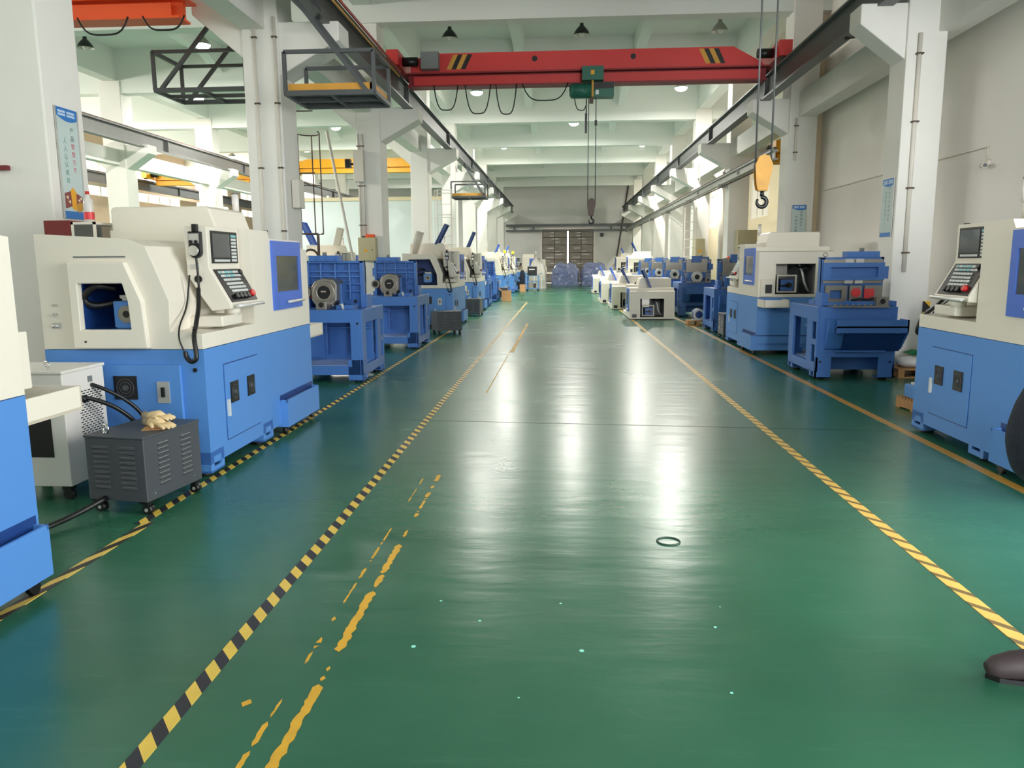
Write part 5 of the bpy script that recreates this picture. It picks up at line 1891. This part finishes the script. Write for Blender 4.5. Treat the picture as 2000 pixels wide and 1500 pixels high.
# parts lying on the white covers
for (lb_, x, y, z, r_) in (('rolled grey-white hose bundle lying on the nearest white cover', 2.55, 22.72, .842, .14),):
    pb = thing('hose_bundle', lb_, 'hose', (x, y, 0))
    pb.location = (x, y, z)
    MB(BAGW).torus((0, 0, .05), (0, 0, 1), .16, .05, 20, 8).torus((.2, .1, .08), (.2, 0, 1), .12, .045, 20, 8).build('bundle', pb)
    MB(BLACK).tube(arc((-.30, -.1, -.02), .14, 0, 180, 12, 'xz'), .03, 8).build('black_hose', pb)

# ------------------------------------------------------------------ person at the right picture edge (shoe and coat in view)
pr_ = thing('person', 'person in navy coat and dark trousers at the right picture edge, facing left', 'person', (1.74, 2.66, 0), 0)


def skin_fig(name, joints, edges, root, m, parent, sub=2):
    me = D.meshes.new(name)
    ks = list(joints)
    me.from_pydata([joints[k][0] for k in ks], [(ks.index(a), ks.index(c)) for a, c in edges], [])
    o = D.objects.new(name, me)
    COL.objects.link(o)
    md = o.modifiers.new('skin', 'SKIN')
    md.use_smooth_shade = True
    for i, k in enumerate(ks):
        sv = me.skin_vertices[0].data[i]
        rv = joints[k][1]
        sv.radius = rv if isinstance(rv, tuple) else (rv, rv)
        sv.use_root = (k == root)
    s = o.modifiers.new('sub', 'SUBSURF')
    s.levels = s.render_levels = sub
    dg = bpy.context.evaluated_depsgraph_get()
    dg.update()
    mm = D.meshes.new_from_object(o.evaluated_get(dg))
    o.modifiers.clear()
    mm.materials.clear()
    mm.materials.append(m)
    for p in mm.polygons:
        p.use_smooth = True
    o.data = mm
    o.parent = parent
    return o


# faces -x; body: pelvis, spine, neck, head, arms, legs
J = {'pel': ((0, 0, .93), (.10, .13)), 'wst': ((-.01, 0, 1.08), (.09, .12)), 'che': ((0, 0, 1.28), (.11, .15)), 'nek': ((.0, 0, 1.46), .055), 'hd0': ((-.02, 0, 1.54), (.07, .065)), 'hd1': ((-.03, 0, 1.63), (.095, .078)), 'hd2': ((-.02, 0, 1.71), (.07, .06))}
ED = [('pel', 'wst'), ('wst', 'che'), ('che', 'nek'), ('nek', 'hd0'), ('hd0', 'hd1'), ('hd1', 'hd2')]
for s, q in ((-1, 'n'), (1, 'f')):
    dx = .26 if s < 0 else .08
    J.update({'sh' + q: ((0, s * .19, 1.38), .06), 'el' + q: ((.03 if s < 0 else .06, s * .25, 1.11), .045), 'wr' + q: ((.10, s * .25, .88), .032), 'pa' + q: ((.09, s * .24, .79), (.022, .038)),
              'hp' + q: ((0, s * .10, .88), .085), 'kn' + q: (((dx + .06) / 2 + .02, s * .10, .49), .058), 'an' + q: ((dx, s * .10, .09), .042), 'to' + q: ((dx - .17, s * .11, .04), .034)})
    ED += [('che', 'sh' + q), ('sh' + q, 'el' + q), ('el' + q, 'wr' + q), ('wr' + q, 'pa' + q), ('pel', 'hp' + q), ('hp' + q, 'kn' + q), ('kn' + q, 'an' + q), ('an' + q, 'to' + q)]
for q_ in J:
    if q_[:2] not in ('kn', 'an', 'to'):
        J[q_] = ((J[q_][0][0] + .04,) + tuple(J[q_][0][1:]), J[q_][1])
body = skin_fig('body', J, ED, 'pel', SKIN, pr_)
hands = MB(SKIN)
for s in (-1, 1):
    for i, (dx, ll) in enumerate(((-.030, .062), (-.010, .072), (.010, .068), (.029, .054))):
        hands.tube([(.09 + dx, s * .24, .79), (.085 + dx * 1.1, s * .235, .755 - ll * .35), (.08 + dx * 1.1, s * .215, .745 - ll * .8)], [.0095, .009, .007], 8)
    hands.tube([(.07, s * .225, .85), (.045, s * .205, .815), (.045, s * .19, .785)], [.012, .0105, .008], 8)
hands.T = None
hands.v = [v + Vector((.04, 0, 0)) for v in hands.v]
hands.build1('fingers', body)
fc = MB(SKIN)
fc.tube([(-.115, 0, 1.655), (-.148, 0, 1.615), (-.118, 0, 1.600)], [.007, .012, .008], 8)
for s in (-1, 1):
    fc.ellip((-.02, s * .083, 1.625), .018, .010, .032, 10, 8)
    fc.ellip((-.105, s * .032, 1.645), .011, .013, .010, 10, 8, KEYS)
    fc.ellip((-.114, s * .032, 1.645), .005, .006, .006, 8, 6, BLACK)
fc.tube([(-.105, -.024, 1.572), (-.118, 0, 1.570), (-.105, .024, 1.572)], .006, 6, PINKR)
fc.v = [v + Vector((.04, 0, 0)) for v in fc.v]
fc.build1('face', body)
hr_ = MB(HAIR).ellip((.0, 0, 1.69), .105, .092, .085, 18, 12).ellip((.05, 0, 1.62), .065, .08, .09, 14, 10)
hr_.v = [v + Vector((.04, 0, 0)) for v in hr_.v]
hr_.build('hair', pr_)
ct_ = MB(COATN)
rings = [(.72, .07, .14, .175), (.76, .055, .16, .185), (.82, .025, .195, .20), (.93, .012, .212, .205), (1.04, .02, .20, .20), (1.12, .035, .18, .195), (1.25, .04, .155, .20), (1.36, .04, .135, .205), (1.43, .04, .09, .12), (1.47, .04, .07, .075)]
def crm(P, n=6):
    Q = [Vector(p) for p in P]
    Q = [Q[0] * 2 - Q[1]] + Q + [Q[-1] * 2 - Q[-2]]
    out = []
    for i in range(1, len(Q) - 2):
        for k in range(n):
            t = k / n
            a, b, c, d = Q[i - 1], Q[i], Q[i + 1], Q[i + 2]
            out.append(0.5 * ((2 * b) + (c - a) * t + (2 * a - 5 * b + 4 * c - d) * t * t + (3 * b - a - 3 * c + d) * t ** 3))
    return out + [Q[-2]]


rings = crm(rings)
N_ = 48
vs = []
for (z, cx, rx, ry) in rings:
    vs += [(cx + rx * math.cos(2 * PI * i / N_), ry * math.sin(2 * PI * i / N_), z) for i in range(N_)]
fs = [(j * N_ + i, j * N_ + (i + 1) % N_, (j + 1) * N_ + (i + 1) % N_, (j + 1) * N_ + i) for j in range(len(rings) - 1) for i in range(N_)]
ct_.add(vs, fs, None, True)
for s, q in ((-1, 'n'), (1, 'f')):
    ct_.tube(spline([(.04, s * .14, 1.385), (.05, s * .215, 1.325), (.075 if s < 0 else .105, s * .255, 1.11), (.14, s * .25, .89)], 5), [.085, .095, .095, .09, .075, .074, .072, .07, .068, .067, .066, .064, .062, .06, .058, .056], 12)
ct_.build('coat', pr_)
JT = {'pel': ((.06, 0, .92), (.13, .16))}
ET = []
for s, q in ((-1, 'n'), (1, 'f')):
    dx = .26 if s < 0 else .08
    JT.update({'hp' + q: ((.07, s * .10, .85), .095), 'kn' + q: (((dx + .06) / 2 + .02, s * .10, .49), .082), 'an' + q: ((dx + .03, s * .10, .085), .078)})
    ET += [('pel', 'hp' + q), ('hp' + q, 'kn' + q), ('kn' + q, 'an' + q)]
skin_fig('trousers', JT, ET, 'pel', TROUS, pr_)
for s in (-1, 1):
    dx = .26 if s < 0 else .08
    sh = MB(SHOE)
    sh.tube([(dx + .08, s * .10, .055), (dx + .03, s * .10, .065), (dx - .06, s * .105, .066), (dx - .14, s * .11, .056), (dx - .20, s * .113, .045), (dx - .232, s * .113, .038)], [.046, .056, .056, .052, .042, .022], 18)
    sh = sh.build('shoe', pr_)
    MB(BLACK).prism([(dx + .11, s * .10 - .04), (dx + .12, s * .10), (dx + .11, s * .10 + .04), (dx - .1, s * .105 + .05), (dx - .2, s * .113 + .034), (dx - .235, s * .113), (dx - .2, s * .113 - .034), (dx - .1, s * .105 - .05)], 'z', 0, .018).build('sole', sh)
